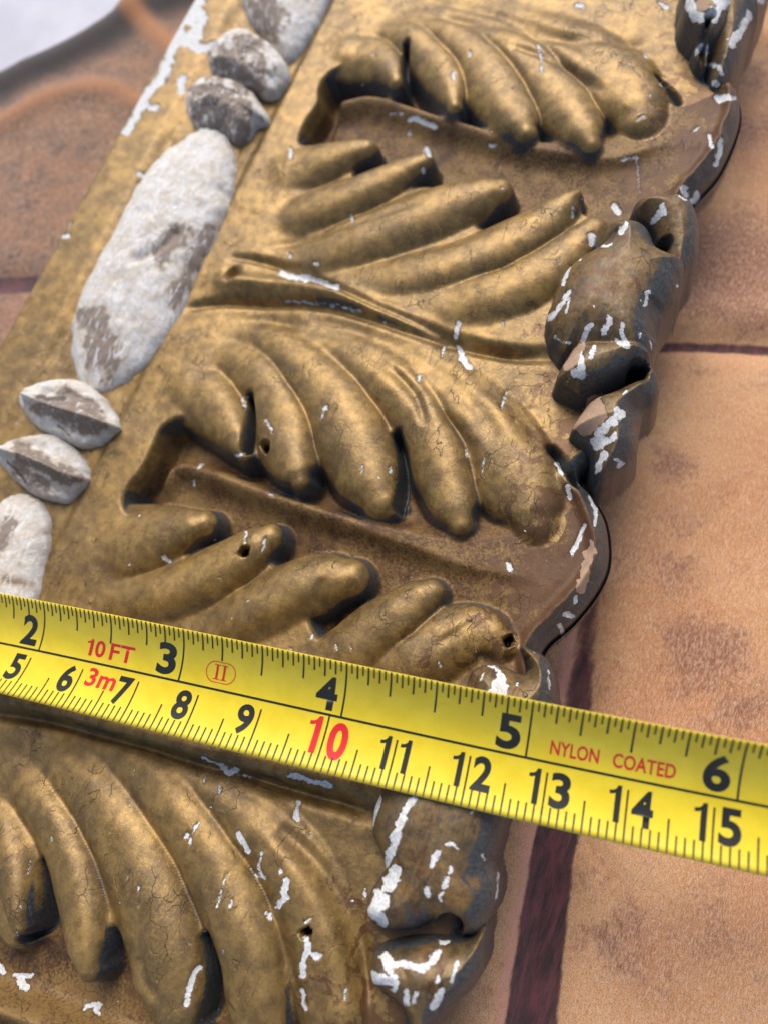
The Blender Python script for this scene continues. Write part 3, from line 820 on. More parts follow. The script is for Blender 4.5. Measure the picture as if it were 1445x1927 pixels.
# ------------------------------------------------------------------ curled leaf tips at the right edge
def patch(name, pieces, parent, mat, step=0.2, creases=(), pits=(), loss=(), wood=(), level=-8.0, drop=9.0, zfun=None):
    """rounded overlapping folds; every piece: outline on the photograph, crest mm, roundness mm, tilt"""
    allp = []
    for pc in pieces:
        allp.append(at(pc[0], 0, pc[1] - 0.6 * (pc[4] if len(pc) > 4 else 4.0)))
    lo = np.min([p.min(0) for p in allp], 0) - 2
    hi = np.max([p.max(0) for p in allp], 0) + 2
    gx_, gy_ = np.meshgrid(np.arange(lo[0], hi[0], step), np.arange(lo[1], hi[1], step))
    Z = np.full(gx_.shape, -60.0)
    best = np.full(gx_.shape, 9.0)
    for pc, P in zip(pieces, allp):
        out, zc, rad = pc[:3]
        tx, ty = pc[3] if len(pc) > 3 else (0, 0)
        fall = pc[4] if len(pc) > 4 else 4.0
        wx = gx_ + 0.25 * fbm(gx_ * 0.5, gy_ * 0.5, 3)
        s_ = sdf(wx, gy_, sspline(P, 90), 9.0)
        ins_ = np.clip(-s_, 0, rad) / rad
        c = P.mean(0)
        z = zc + (gx_ - c[0]) * tx + (gy_ - c[1]) * ty - fall * (1 - np.sqrt(np.clip(1 - (1 - ins_) ** 2, 0, 1)))
        z = np.where(s_ > 0, z - s_ * 9, z)
        Z = smax(z, Z, 0.35)
        best = np.minimum(best, s_)
    for pts, wd, ht in creases:
        P = spline(at(pts, 0, level), 24)
        d, s_, _ = pdist(gx_, gy_, P)
        Z += ht * np.exp(-(d / wd) ** 2) * np.sqrt(np.clip(np.minimum(s_, 1 - s_) * 8 + 0.05, 0, 1))
    pit = np.zeros(gx_.shape)
    for (px, py), r, dep in pits:
        c = at([(px, py)], 0, level)[0]
        d = np.hypot(gx_ - c[0], gy_ - c[1])
        Z -= dep * sstep(-d, -r * 1.25, -r * 0.75)
        pit = np.maximum(pit, sstep(-d, -r * 1.25, -r * 0.8))
    Z += 0.22 * fbm(gx_ * 0.22, gy_ * 0.22, 4)
    Z = np.maximum(Z, level - drop - 14)
    gyy, gxx = np.gradient(Z, step, step)
    sl = np.hypot(gxx, gyy)
    P3 = np.stack([gx_.ravel(), gy_.ravel(), Z.ravel()], 1)
    ls_ = chips(P3, loss)
    wd2 = chips(P3, wood)
    N = np.stack([-gxx.ravel(), -gyy.ravel(), np.ones(Z.size)], 1)
    N /= np.linalg.norm(N, axis=1)[:, None]
    sl_right = sstep(gxx * -1, 0.15, 0.9)             # faces turned outwards are slate grey
    zn = np.stack([0.42 + 0.16 * (fbm(gx_ * 0.15, gy_ * 0.15, 3)).ravel(), np.clip(np.maximum(np.maximum(sl_right * 0.9, sstep(sl, 2.2, 4)), pit), 0, 1).ravel(), np.full(Z.size, 0.22)], 1)
    ny_, nx_ = Z.shape
    id_ = np.arange(nx_ * ny_).reshape(ny_, nx_)
    f_ = np.stack([id_[:-1, :-1], id_[:-1, 1:], id_[1:, 1:], id_[1:, :-1]], -1).reshape(-1, 4)
    bgx = np.gradient(best, step, axis=1)
    kp = best < 1.0
    k4 = (kp[:-1, :-1] & kp[:-1, 1:] & kp[1:, 1:] & kp[1:, :-1]).ravel()
    f_ = f_[k4]
    u, inv = np.unique(f_.ravel(), return_inverse=True)
    off = BASE
    return mesh_obj(name, P3[u] - off, inv.reshape(-1, 4), mat, parent, zn[u], np.stack([ls_, wd2, pit.ravel()], 1)[u], N[u])

patch('curled_tip', [
  ([(1439,0),(1430,24),(1415,48),(1406,79),(1394,115),(1375,143),(1353,162),(1338,158),(1333,128),(1330,100),(1328,70),(1318,40),(1300,20),(1292,0),(1300,-70),(1450,-70)], -3.6, 5.0, (-0.15, 0), 6.0),
  ([(1288,0),(1290,24),(1302,43),(1318,60),(1340,66),(1362,40),(1372,0),(1380,-60),(1300,-60)], -1.2, 2.6, (0, 0), 3.0),
  ([(1303,98),(1310,84),(1324,80),(1330,100),(1328,122),(1315,118)], -5.0, 1.5, (0, 0), 2.0)],
  LEAF['A'], GILT_GRIMY, pits=[((1327, 62), 0.9, 3.0)], creases=[([(1324,66),(1322,90),(1328,128)], 0.45, -2.2)], loss=CURL_LOSS, wood=CURL_WOOD, level=-5.0)
patch('curled_tip', [
  ([(1187,400),(1196,385),(1217,375),(1250,371),(1286,373),(1307,388),(1318,415),(1321,445),(1313,484),(1289,525),(1275,560),(1250,520),(1238,470),(1230,440),(1211,421),(1190,412)], -3.0, 4.2, (-0.12, 0.05), 5.5),
  ([(1120,460),(1122,432),(1140,416),(1175,411),(1205,416),(1226,432),(1238,462),(1262,474),(1288,488),(1289,515),(1272,560),(1248,605),(1240,640),(1225,672),(1190,690),(1130,682),(1085,665),(1060,668),(1045,650),(1033,626),(1028,596),(1039,551),(1060,508),(1088,480)], 0.4, 8.0, (0.0, 0.0), 8.0),
  ([(1084,647),(1066,672),(1050,698),(1045,718),(1060,730),(1085,742),(1112,742),(1150,728),(1185,706),(1215,690),(1228,670),(1200,640),(1140,640)], -0.4, 4.6, (0.0, -0.05), 6.5),
  ([(1222,676),(1241,701),(1246,730),(1233,757),(1211,775),(1205,810),(1202,848),(1178,879),(1150,897),(1129,901),(1119,882),(1116,858),(1105,837),(1073,812),(1096,770),(1115,745),(1165,722),(1200,700)], -1.4, 6.0, (-0.12, -0.02), 7.4)],
  LEAF['B'], GILT_GRIMY, pits=[((1247, 451), 1.35, 5.0), ((1198, 698), 1.3, 4.5), ((1212, 690), 0.8, 3.0)],
  creases=[([(1090,734),(1130,732),(1165,716),(1200,698)], 0.9, -2.6), ([(1246,455),(1228,432),(1205,412),(1185,405)], 0.5, -1.2), ([(1236,575),(1232,600),(1240,640)], 2.0, -1.0), ([(1218,700),(1216,740),(1180,775)], 1.1, -0.8), ([(1120,462),(1140,458),(1160,448)], 0.6, -0.6)],
  loss=CURL_LOSS, wood=CURL_WOOD, level=-4.0)
patch('curled_tip', [
  ([(978,1213),(1002,1220),(1026,1233),(1040,1257),(1048,1290),(1046,1340),(1015,1420),(965,1430),(905,1400),(872,1330),(880,1279),(886,1260),(907,1251),(926,1250),(949,1254),(980,1265),(988,1262),(984,1240)], -2.4, 5.0, (-0.1, 0.0), 5.5),
  ([(700,1530),(712,1490),(742,1430),(800,1380),(880,1350),(960,1350),(1010,1390),(978,1460),(958,1520),(950,1550),(944,1583),(931,1627),(938,1656),(939,1685),(933,1711),(919,1737),(893,1764),(849,1760),(815,1741),(780,1760),(740,1760),(715,1750),(695,1737),(687,1717),(689,1694),(704,1665),(722,1636),(713,1607),(698,1575)], -1.7, 6.5, (0.0, 0.0), 6.2),
  ([(698,1799),(716,1784),(756,1767),(803,1762),(843,1768),(887,1764),(917,1738),(914,1787),(907,1833),(887,1868),(861,1892),(826,1927),(806,1970),(775,1960),(758,1903),(727,1874),(704,1857),(694,1833)], -2.4, 4.6, (-0.05, -0.02), 6.0)],
  LEAF['C'], GILT_GRIMY, pits=[((848, 1741), 1.5, 5.0), ((836, 1750), 1.0, 3.5)],
  creases=[([(715,1772),(760,1768),(800,1758),(845,1742)], 0.8, -2.8), ([(930,1620),(900,1640),(880,1660)], 1.6, -0.5), ([(985,1262),(980,1235)], 0.9, -3.0), ([(905,1255),(893,1290),(890,1330)], 0.6, -0.6), ([(745,1780),(770,1840),(780,1900)], 0.7, -0.5)],
  loss=CURL_LOSS, wood=CURL_WOOD, level=-5.0)

# ------------------------------------------------------------------ beads and reels
def pebble(name, outline, zt, depth, parent, crumple=0.3, stain=None, ridge=None, gold=(), dark=(), p=2.3, seed=0, label=None, hollow=None):
    P = sspline(at(outline, 0, zt - depth * 0.85), 160)
    rag = 1 + 0.035 * fbm(P[:, 0] * 0.9 + seed, P[:, 1] * 0.9, 4)[:, None]
    P = P.mean(0) + (P - P.mean(0)) * rag * 1.045
    c = P.mean(0)
    nr = 48
    V = [[c[0], c[1]]]
    for r in np.linspace(1 / nr, 1, nr):
        V += list(c + (P - c) * r)
    V = np.array(V)
    rr = np.r_[0, np.repeat(np.linspace(1 / nr, 1, nr), len(P))]
    z = zt - depth * (1 - np.sqrt(np.clip(1 - rr ** p, 0, 1)))
    x, y = V[:, 0], V[:, 1]
    z = z + crumple * fbm(x * 0.45 + seed, y * 0.45, 4) + 0.5 * crumple * np.abs(fbm(x * 1.3 + seed, y * 1.3, 3))
    if ridge:
        for pts, wd, ht in ridge:
            R = spline(at(pts, 0, zt - 1), 20)
            d, s_, _ = pdist(x, y, R)
            z += ht * np.exp(-(d / wd) ** 2)
    V3 = np.c_[V, z]
    uvs = proj(V3)
    st = np.clip(0.62 * chips(V3, stain or []) + 0.25 * fbm(uvs[:, 0] / 28.0 + seed, uvs[:, 1] / 28.0, 4) + 0.12, -0.5, 1)
    gd = np.clip(chips(V3, gold), 0, 1) if gold else np.zeros(len(V))
    dk = np.clip(chips(V3, dark), 0, 1) if dark else np.zeros(len(V))
    n = len(P)
    F3 = [[0, 1 + i, 1 + (i + 1) % n] for i in range(n)]
    for k in range(nr - 1):
        a0, b0 = 1 + k * n, 1 + (k + 1) * n
        for i in range(n):
            j = (i + 1) % n
            F3 += [[a0 + i, b0 + i, b0 + j], [a0 + i, b0 + j, a0 + j]]
    # skirt down into the hollow
    base = len(V3)
    sk = V3[1 + (nr - 1) * n:].copy()
    sk[:, 2] -= 6
    sk[:, :2] = c + (sk[:, :2] - c) * 0.96
    V3 = np.vstack([V3, sk])
    z0 = 1 + (nr - 1) * n
    for i in range(n):
        j = (i + 1) % n
        F3 += [[z0 + i, base + i, base + j], [z0 + i, base + j, z0 + j]]
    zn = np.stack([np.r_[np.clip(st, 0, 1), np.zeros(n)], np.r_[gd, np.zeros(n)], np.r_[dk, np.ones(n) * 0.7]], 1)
    return mesh_obj(name, V3 - BASE, F3, GESSO, parent, zn, None, None, label)

pebble('bead', [(385,252),(408,243),(430,272),(440,310),(436,360),(428,405),(405,460),(375,522),(340,600),(292,668),(232,714),(182,732),(152,705),(142,640),(154,575),(190,500),(228,430),(258,372),(298,312),(345,272)],
       -9.6, 6.0, mould, 0.45, stain=[([(300,480),(340,440)],40),([(175,600),(200,680)],60),([(330,560),(390,440)],30)], seed=3,
       ridge=[([(265,490),(300,470),(330,440)],1.2,-1.3),([(410,345),(432,360)],1.0,-1.0)], label='long white bead in full view between the two pairs of reels')
pebble('bead', [(42,935),(76,948),(92,990),(88,1050),(74,1130),(40,1240),(-40,1330),(-110,1320),(-110,1180),(-60,1060),(-10,975),(15,945)], -10.2, 5.0, mould, 0.35, stain=[([(20,980),(-10,1040)],26),([(10,1090),(60,1100)],12)], seed=11,
       label='white bead running under the tape at the left')
pebble('bead', [(450,-80),(458,-20),(462,12),(478,48),(508,78),(540,112),(566,96),(590,62),(612,20),(640,-60),(600,-160),(500,-160)], -9.8, 5.5, mould, 0.4, stain=[([(500,0),(515,50)],50)], seed=5, label='white bead cut off by the top of the picture')
pebble('reel', [(397,100),(420,80),(445,66),(472,66),(500,84),(528,108),(544,140),(528,165),(512,178),(473,170),(429,152),(402,135)], -9.0, 5.0, mould, 0.8, stain=[([(430,110),(480,140)],60),([(450,75),(480,80)],20)], dark=[([(412,140),(440,156)],8)], p=2.0, seed=21,
       ridge=[([(405,110),(450,125),(505,165)],1.2,1.2)])
pebble('reel', [(352,190),(366,168),(392,152),(424,153),(463,168),(488,194),(504,228),(480,236),(466,258),(444,268),(424,252),(385,246),(360,222)], -9.6, 5.0, mould, 0.7, stain=[([(400,180),(440,200),(420,235)],80)], dark=[([(400,158),(440,170)],10)], p=2.0, seed=25,
       ridge=[([(370,200),(410,195),(470,225)],1.4,1.0)])
pebble('reel', [(42,756),(56,733),(98,722),(150,719),(189,744),(212,778),(224,804),(199,824),(154,838),(115,824),(75,804),(55,782)], -9.4, 5.0, mould, 0.6, stain=[([(80,765),(120,780),(180,800)],44),([(120,740),(170,770)],26)], dark=[([(72,748),(120,752)],12),([(110,800),(130,818)],8)], p=2.1, seed=31,
       ridge=[([(55,750),(110,775),(170,790),(215,802)],0.9,2.2),([(80,790),(130,805),(170,815)],1.1,-0.9),([(90,740),(150,748),(195,775)],1.1,-0.9)])
pebble('reel', [(-4,856),(25,834),(62,824),(110,824),(145,852),(163,882),(164,904),(146,922),(120,941),(75,934),(43,912),(14,884)], -9.6, 5.0, mould, 0.6, stain=[([(40,850),(90,880),(140,900)],34),([(30,880),(80,915)],26)], dark=[([(16,870),(50,905)],10)], p=2.1, seed=37,
       ridge=[([(10,850),(70,870),(120,892),(162,900)],0.9,2.2),([(40,890),(90,915),(130,925)],1.0,-0.8),([(60,838),(110,850),(145,878)],1.0,-0.7)])

# ------------------------------------------------------------------ tape measure
TQ = np.array([-1.74174, 0.3992, -1.03624, 49.58796, 8.22637, 1.32556, -0.03305, 0.16863, -0.08177, -0.25593, 0.23313, 1.31866,
               0.07686, -0.91645, -0.35892, 0.13807, 0.02983, -0.06011, 2.76594, 8.72252])
def tape_pt(s, t, up=0.0):
    s = np.atleast_1d(np.asarray(s, float))
    t = np.atleast_1d(np.asarray(t, float))
    u = (s - 100) / 50
    C = TQ[:12].reshape(4, 3)
    pos = C[0] + u[:, None] * C[1] + (u ** 2)[:, None] * C[2] + (u ** 3)[:, None] * C[3]
    tan = C[1] + 2 * u[:, None] * C[2] + 3 * (u ** 2)[:, None] * C[3]
    tan /= np.linalg.norm(tan, axis=1)[:, None]
    tw = TQ[12:15][None] + u[:, None] * TQ[15:18][None]
    tw = tw / np.linalg.norm(tw, axis=1)[:, None]
    N = np.cross(tw, tan)
    N *= np.sign(N[:, 2:3])
    v = (t - 8) / 8
    return pos + (t - 8)[:, None] * tw + (TQ[18] * v ** 2 + up)[:, None] * N

TOFF = tape_pt([100], [8])[0]
tape = empty('tape_measure', 'yellow steel tape measure blade laid across the carving showing inches and centimetres', 'tape measure', TOFF)
YEL = NT('yellow_tape_lacquer')
yn = YEL.noise(0.25, 4, 0.6)
yc = YEL.mix(YEL.ramp(yn, 0.35, 0.65), (0.78, 0.57, 0.015), (0.84, 0.63, 0.025))
yc = YEL.mix(YEL.ramp(YEL.noise(2.5, 5, 0.75), 0.60, 0.76, 0, 0.4), yc, (0.36, 0.26, 0.02))
yc = YEL.mix(YEL.ramp(YEL.noise(0.9, 6, 0.8, dist=0.5), 0.58, 0.72, 0, 0.28), yc, (0.50, 0.38, 0.08))
YEL.l(yc, YEL.b.inputs['Base Color'])
YEL.b.inputs['Roughness'].default_value = 0.38
YEL.b.inputs['Coat Weight'].default_value = 0.3
YEL.b.inputs['Coat Roughness'].default_value = 0.25
YEL.l(YEL.bump(YEL.noise(3.0, 3, 0.6), 0.15, 0.0001), YEL.b.inputs['Normal'])
BLACK = simple('black_print', (0.016, 0.016, 0.014), 0.45)
RED = simple('red_print', (0.68, 0.018, 0.022), 0.45)

ss = np.arange(14, 200, 0.8)
tt = np.linspace(0, 16, 25)
A, Bm = np.meshgrid(ss, tt)
top = tape_pt(A.ravel(), Bm.ravel(), 0)
bot = tape_pt(A.ravel(), Bm.ravel(), -0.16)
n1_, n0_ = A.shape
ii = np.arange(n1_ * n0_).reshape(n1_, n0_)
fa = np.stack([ii[:-1, :-1], ii[1:, :-1], ii[1:, 1:], ii[:-1, 1:]], -1).reshape(-1, 4)
fb = fa[:, ::-1] + n1_ * n0_
rim_ = []
nn = n1_ * n0_
for r0, fl_ in ((ii[0], 1), (ii[-1], 0)):
    for a_, b_ in zip(r0[:-1], r0[1:]):
        q_ = [a_, b_, b_ + nn, a_ + nn]
        rim_.append(q_ if fl_ else q_[::-1])
for r0, fl_ in ((ii[:, 0], 0), (ii[:, -1], 1)):
    for a_, b_ in zip(r0[:-1], r0[1:]):
        q_ = [a_, b_, b_ + nn, a_ + nn]
        rim_.append(q_ if fl_ else q_[::-1])
blade = mesh_obj('blade', np.vstack([top, bot]) - TOFF, np.vstack([fa, fb, np.array(rim_)]), YEL.m, tape)

UP = 0.02
def strip(V, F_, s0, t0, s1, t1, wd):
    """a printed line from (s0,t0) to (s1,t1) on the blade"""
    L = math.hypot(s1 - s0, t1 - t0)
    nx_, ny_ = -(t1 - t0) / L * wd / 2, (s1 - s0) / L * wd / 2
    k = max(2, int(L / 0.8) + 1)
    b = len(V)
    for i in range(k + 1):
        f_ = i / k
        s_, t_ = s0 + (s1 - s0) * f_, t0 + (t1 - t0) * f_
        V.append((s_ + nx_, t_ + ny_))
        V.append((s_ - nx_, t_ - ny_))
    for i in range(k):
        F_.append((b + 2 * i, b + 2 * i + 1, b + 2 * i + 3, b + 2 * i + 2))

def print_obj(name, V, F_, mat, up=UP, kind=None, label=None, parent=None):
    V = np.array(V)
    P = tape_pt(V[:, 0], V[:, 1], up) - TOFF
    o = mesh_obj(name, P, F_, mat, parent or tape, label=label)
    # all faces up
    if kind:
        o['kind'] = kind
    return o

MID = TQ[19]
V, F_ = [], []
for k in range(20, 247):
    s_ = k * 25.4 / 32
    if s_ < 15 or s_ > 198:
        continue
    if k % 32 == 0:
        ln, wd = MID, 0.27
    elif k % 16 == 0:
        ln, wd = 5.1, 0.27
    elif k % 8 == 0:
        ln, wd = 4.1, 0.27
    elif k % 4 == 0:
        ln, wd = 3.0, 0.27
    elif k % 2 == 0:
        ln, wd = 2.35, 0.25
    else:
        ln, wd = 1.65, 0.23
    strip(V, F_, s_, 0.05, s_, ln, wd)
print_obj('inch_ticks', V, F_, BLACK)
V, F_ = [], []
for k in range(16, 198):
    if k % 100 == 0:
        ln, wd = 16 - MID, 0.24
    elif k % 10 == 0:
        ln, wd = 5.95, 0.24
    elif k % 5 == 0:
        ln, wd = 3.6, 0.23
    else:
        ln, wd = 2.0, 0.23
    strip(V, F_, k, 15.95, k, 16 - ln, wd)
print_obj('centimetre_ticks', V, F_, BLACK)
V, F_ = [], []
strip(V, F_, 15, MID, 199, MID, 0.34)
print_obj('dividing_line', V, F_, BLACK, UP + 0.01)

def glyphs(text, s0, s1, t0, t1, mat, bold=0.03, name='numeral', up=UP, label=None, shear=0.0, parent=None):
    """printed characters filling s0..s1 along the blade and t0..t1 across it (t0 is the top)"""
    cu = bpy.data.curves.new(name, 'FONT')
    cu.body = text
    cu.size = 1.0
    cu.offset = bold
    cu.resolution_u = 5
    cu.space_character = 1.0 + bold * 1.5
    tmp = bpy.data.objects.new('tmp_text', cu)
    COL.objects.link(tmp)
    bpy.context.view_layer.update()
    me = bpy.data.meshes.new_from_object(tmp.evaluated_get(bpy.context.evaluated_depsgraph_get()))
    bpy.data.objects.remove(tmp)
    import bmesh
    bm = bmesh.new()
    bm.from_mesh(me)
    bmesh.ops.triangulate(bm, faces=bm.faces[:])
    for _ in range(2):
        long_e = [e for e in bm.edges if e.calc_length() > 0.22]
        if long_e:
            bmesh.ops.subdivide_edges(bm, edges=long_e, cuts=1)
            bmesh.ops.triangulate(bm, faces=bm.faces[:])
    bm.verts.ensure_lookup_table()
    co = np.array([v.co[:] for v in bm.verts])
    fc = [[v.index for v in f.verts] for f in bm.faces]
    bm.free()
    lo, hi = co[:, :2].min(0), co[:, :2].max(0)
    n = (co[:, :2] - lo) / (hi - lo)
    s_ = s0 + n[:, 0] * (s1 - s0) + shear * (n[:, 1] - 0.5)
    t_ = t1 - n[:, 1] * (t1 - t0)
    bpy.data.meshes.remove(me)
    fc = np.array(fc)
    return print_obj(name, np.c_[s_, t_], fc[:, ::-1] if False else fc, mat, up, None, label, parent)

def figure_one(s0, s1, t0, t1, mat, label):
    pg = [(0.50, 0), (1, 0), (1, 1), (0.66, 1), (0.58, 0.92), (0.42, 0.865), (0.22, 0.84), (0.0, 0.835), (0.0, 0.725), (0.30, 0.735), (0.50, 0.765)]
    V = [(s0 + a * (s1 - s0), t1 - b * (t1 - t0)) for a, b in pg]
    V += [(s0 + 0.75 * (s1 - s0), t1 - 0.5 * (t1 - t0)), (s1, t1 - 0.45 * (t1 - t0)), (s0 + 0.5 * (s1 - s0), t1 - 0.45 * (t1 - t0))]
    F3 = [(0, 1, 12), (0, 12, 13), (13, 12, 10), (10, 12, 2), (10, 2, 3), (10, 3, 4), (10, 4, 5), (10, 5, 9), (9, 5, 6), (9, 6, 8), (8, 6, 7)]
    print_obj('red_lettering' if mat is RED and t1 < 9 else 'numeral', V, F3, mat, UP, None, label)

figure_one(22.0, 24.3, 2.9, 8.15, BLACK, 'inch number 1')
for n_ in range(2, 8):
    x_ = n_ * 25.4
    if True:
        glyphs(str(n_), x_ - 4.15, x_ - 1.0, 2.9, 8.15, BLACK, 0.034, label='inch number %d' % n_)
for n_ in range(2, 10):
    x_ = n_ * 10
    glyphs(str(n_), x_ - 3.25, x_ - 0.7, 9.75, 13.9, BLACK, 0.032, label='centimetre number %d' % n_)
for n_ in range(10, 20):
    x_ = n_ * 10
    mt = RED if n_ == 10 else BLACK
    t0_, t1_, g_ = (9.15, 14.05, 0.036) if n_ == 10 else (9.75, 14.0, 0.034)
    w1 = 1.75 if n_ == 10 else 1.45
    ws = 2.8 if n_ == 10 else (1.45 if n_ == 11 else 2.55)
    figure_one(x_ - 0.75 - w1, x_ - 0.75, t0_, t1_, mt, label='first digit of centimetre number %d' % n_)
    (figure_one(x_ + 0.6, x_ + 0.6 + ws, t0_, t1_, mt, label='second digit of centimetre number 11') if n_ == 11 else None) or n_ == 11 or glyphs(str(n_ % 10), x_ + 0.6, x_ + 0.6 + ws, t0_ + (0.3 if n_ == 10 else 0), t1_ + (0.3 if n_ == 10 else 0), mt, g_, label='second digit of centimetre number %d' % n_)
figure_one(59.4, 60.55, 4.95, 7.75, RED, 'figure one of the red 10 FT')
glyphs('0', 61.0, 62.8, 4.95, 7.75, RED, 0.025, 'red_lettering', label='red nought before FT')
glyphs('FT', 63.7, 68.0, 4.95, 7.75, RED, 0.018, 'red_lettering', label='red FT')
glyphs('3m', 61.2, 66.4, 9.5, 12.3, RED, 0.025, 'red_lettering', label='red 3m')
glyphs('NYLON', 129.9, 136.0, 5.55, 7.6, RED, 0.022, 'red_lettering', label='red word NYLON')
glyphs('COATED', 137.7, 145.2, 5.55, 7.6, RED, 0.022, 'red_lettering', label='red word COATED')
# accuracy class mark: II in a rounded ring
V, F_ = [], []
for cx_ in (82.0, 83.15):
    strip(V, F_, cx_, 4.85, cx_, 7.15, 0.36)
    strip(V, F_, cx_ - 0.5, 4.85, cx_ + 0.5, 4.85, 0.16)
    strip(V, F_, cx_ - 0.5, 7.15, cx_ + 0.5, 7.15, 0.16)
ring = []
for i in range(48):
    an = 2 * math.pi * i / 48
    cx_ = 82.6 + (0.95 if math.cos(an) > 0 else -0.95)
    ring.append((cx_ + 1.45 * math.cos(an), 6.0 + 1.72 * math.sin(an)))
for i in range(48):
    p_, q_ = ring[i], ring[(i + 1) % 48]
    b = len(V)
    for (a_, c_) in (p_, q_):
        dx, dy = a_ - 82.6, c_ - 6.0
        V.append((a_, c_))
        V.append((82.6 + dx * 0.94, 6.0 + dy * 0.92))
    F_.append((b, b + 1, b + 3, b + 2))
print_obj('class_mark', V, F_, RED)

# ------------------------------------------------------------------ cloth under the moulding, and the white sheet
CZ = -31.0
xs2 = np.arange(-330, 210, 1.3)
ys2 = np.arange(-170, 330, 1.3)
X2, Y2 = np.meshgrid(xs2, ys2)
H2 = CZ + 1.2 * fbm(X2 * 0.02, Y2 * 0.02, 3) - 1.0
cl = lambda pts: at(pts, 0, CZ)
def band(pts, wpx_or_mm):
    P = spline(cl(pts), 30)
    d, s_, sg = pdist(X2.ravel(), Y2.ravel(), P)
    return d.reshape(X2.shape), sg.reshape(X2.shape)
seam = np.zeros(X2.shape)
pale = np.zeros(X2.shape)
# seam going down at the bottom right
d, sg = band([(1110,1130),(1097,1260),(1075,1420),(1045,1580),(1022,1740),(1002,1900),(985,2050),(955,2300)], 0)
wid_s = np.interp(Y2, [cl([(985, 2000)])[0][1], cl([(1030, 1600)])[0][1], cl([(1085, 1260)])[0][1]], [3.9, 3.3, 2.2])
seam = np.maximum(seam, sstep(-(d - wid_s), -1.2, 1.2) * np.interp(Y2, cl([(1030,1500),(1085,1200)])[:, 1], [1.0, 0.55]))
pale = np.maximum(pale, np.exp(-((d - wid_s - 0.8) / 0.9) ** 2) * (sg < 0))
H2 -= 1.5 * np.exp(-(d / 3.5) ** 2)
H2 += 1.0 * np.exp(-((d - wid_s - 5) / 5.0) ** 2)
for cr_ in ([(1092,1565),(1125,1625),(1160,1700),(1170,1740)], [(1110,1585),(1150,1640),(1200,1680)], [(1110,1120),(1098,1200),(1090,1300)], [(1400,900),(1350,960),(1290,1010)]):
    d, sg = band(cr_, 0)
    seam = np.maximum(seam, 0.42 * sstep(-(d - 0.5), -0.9, 0.5))
    H2 -= 0.5 * np.exp(-(d / 0.9) ** 2)
# seam going right
d, sg = band([(1150,655),(1240,646),(1330,646),(1450,652),(1700,672)], 0)
seam = np.maximum(seam, 0.8 * sstep(-(d - 0.9), -1.2, 0.8))
H2 -= 1.5 * np.exp(-(d / 2.6) ** 2)
H2 += 1.6 * np.exp(-((d - 7) / 4.0) ** 2) * (sg > 0)
# seam at the left
d, sg = band([(-200,530),(0,530),(60,527),(160,540),(300,560)], 0)
seam = np.maximum(seam, 0.9 * sstep(-(d - 2.3), -1.6, 1.4))
H2 -= 1.5 * np.exp(-(d / 4) ** 2)
left = sstep(-X2, 62, 76)
dark = left * (1.0 - 0.25 * sstep(-Y2, -62, -40))
blotch = np.zeros(X2.shape)
for px, py, rx, amt in ((1385,500,15,1.0),(1320,545,9,0.9),(1270,870,5,0.7),(1420,150,7,0.6),(1400,240,9,0.6),(1300,680,7,0.35),(1180,1050,9,0.45),(1090,1290,8,0.6),(1330,1230,9,0.75),(1400,1330,7,0.6),(1400,620,5,0.5),
                        (1080,1620,7,0.5),(1180,1780,9,0.5),(1330,1760,8,0.45),(1220,1850,8,0.4),(1250,1000,10,0.25),(30,330,14,0.35),(70,420,14,0.3),(160,120,16,0.4),(20,590,8,0.6),(1270,1090,7,0.5)):
    c = cl([(px, py)])[0]
    blotch = np.maximum(blotch, amt * np.exp(-(((X2 - c[0]) ** 2 + (Y2 - c[1]) ** 2) / rx ** 2)))
# folded dark edge at the upper left, the cloth ends there
EDGEP = [(-700,400),(-300,225),(-60,146),(0,128),(40,106),(92,84),(155,50),(215,10),(240,-14),(310,-36),(440,-75),(780,-190)]
d, sg = band(EDGEP, 0)
beyond = sg > 0
dd = np.where(beyond, -d, d)
hem = np.exp(-((dd - 9) / 9) ** 2)
arcd, _ = band([(-120,260),(0,232),(70,190),(150,165),(215,165),(262,190)], 0)
blackm = sstep(-(dd - 13 - 6 * fbm(X2 * 0.05, Y2 * 0.05, 3)), -5, 5) * (X2 < -60) * (dd > -3)
cordd, _ = band([(236,0),(262,30),(300,66),(340,100)], 0)
cord = np.exp(-(cordd / 3.0) ** 4) * 0.8
arc = np.exp(-(arcd / 2.6) ** 2) * 0.7
H2 += 1.5 * np.exp(-(arcd / 4.0) ** 2)
arc2, _ = band([(1330,-30),(1400,40),(1460,75),(1560,120)], 0)
H2 += 2.0 * np.exp(-((dd - 5) / 4) ** 2) - np.where(dd < 2, np.clip((2 - dd), 0, 4) ** 1.5 * 2.0, 0)
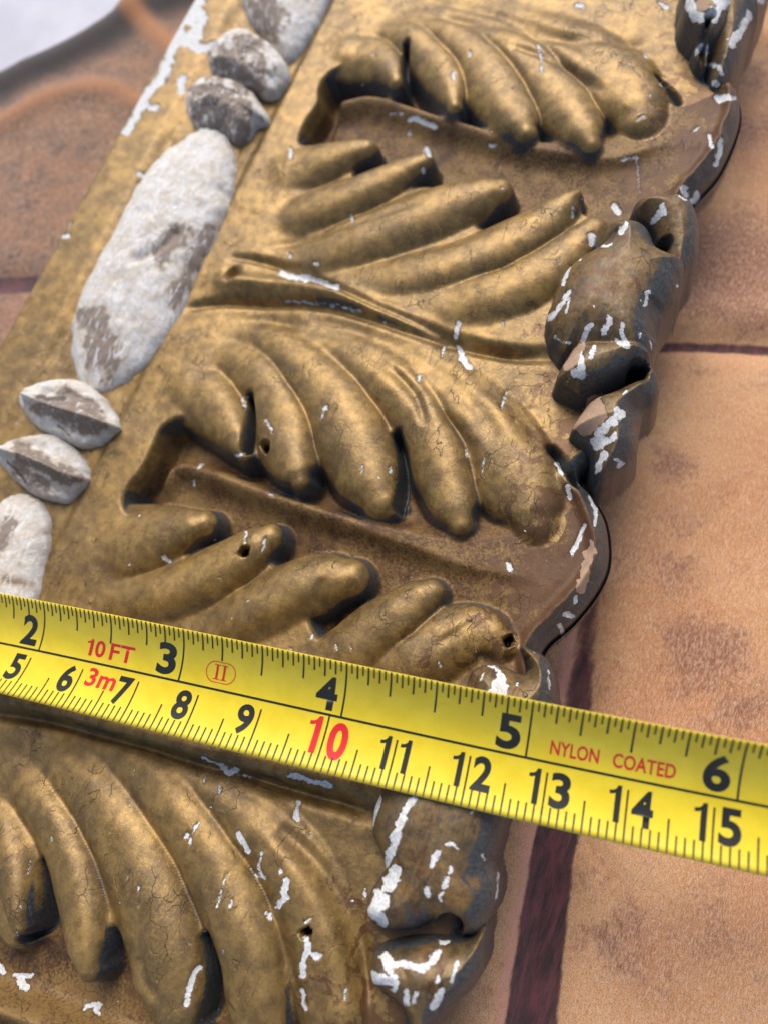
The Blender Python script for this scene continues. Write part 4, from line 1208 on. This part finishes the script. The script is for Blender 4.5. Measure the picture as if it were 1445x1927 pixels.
H2 += 1.2 * np.exp(-(cordd / 3) ** 2) + 0.8 * np.exp(-(arc2 / 3) ** 2)
P2 = np.stack([X2.ravel(), Y2.ravel(), H2.ravel()], 1)
zn = np.stack([seam.ravel(), dark.ravel(), blotch.ravel()], 1)
l2 = np.stack([np.clip(pale * 0.9, 0, 1).ravel(), np.clip(blackm * 0.9, 0, 1).ravel(), np.clip(np.maximum(cord, arc) + 0.25 * np.exp(-(arc2 / 2.0) ** 2), 0, 1).ravel()], 1)
n1_, n0_ = X2.shape
ii = np.arange(n1_ * n0_).reshape(n1_, n0_)
keep = (dd > -1.2)
f_ = np.stack([ii[:-1, :-1], ii[:-1, 1:], ii[1:, 1:], ii[1:, :-1]], -1).reshape(-1, 4)
k4 = (keep[:-1, :-1] & keep[:-1, 1:] & keep[1:, 1:] & keep[1:, :-1]).ravel()
f_ = f_[k4]
u, inv = np.unique(f_.ravel(), return_inverse=True)
CO = np.array([0, 0, -38.0])
cloth = mesh_obj('throw_cloth', P2[u] - CO, inv.reshape(-1, 4), CLOTH, None, zn[u], l2[u])
cloth.location = [c * S for c in CO]
cloth['label'] = 'tan and dark brown suede-look throw with purple seams lying under the carved moulding'
cloth['category'] = 'throw'

# white sheet beyond and below the throw
xs3 = np.arange(-900, 700, 8.0)
ys3 = np.arange(-600, 1200, 8.0)
X3, Y3 = np.meshgrid(xs3, ys3)
H3 = -46 + 7 * fbm(X3 * 0.006, Y3 * 0.006, 3) - 3
P3_ = np.stack([X3.ravel(), Y3.ravel(), np.minimum(H3, -38).ravel()], 1)
n1_, n0_ = X3.shape
ii = np.arange(n1_ * n0_).reshape(n1_, n0_)
f_ = np.stack([ii[:-1, :-1], ii[:-1, 1:], ii[1:, 1:], ii[1:, :-1]], -1).reshape(-1, 4)
SHEET = simple('white_cotton', (0.47, 0.46, 0.51), 0.9, (0.03, (0.56, 0.55, 0.60), 0.002))
sheet = mesh_obj('white_sheet', P3_, f_, SHEET)
sheet['kind'] = 'structure'
sheet['label'] = 'soft white sheet under the brown throw'
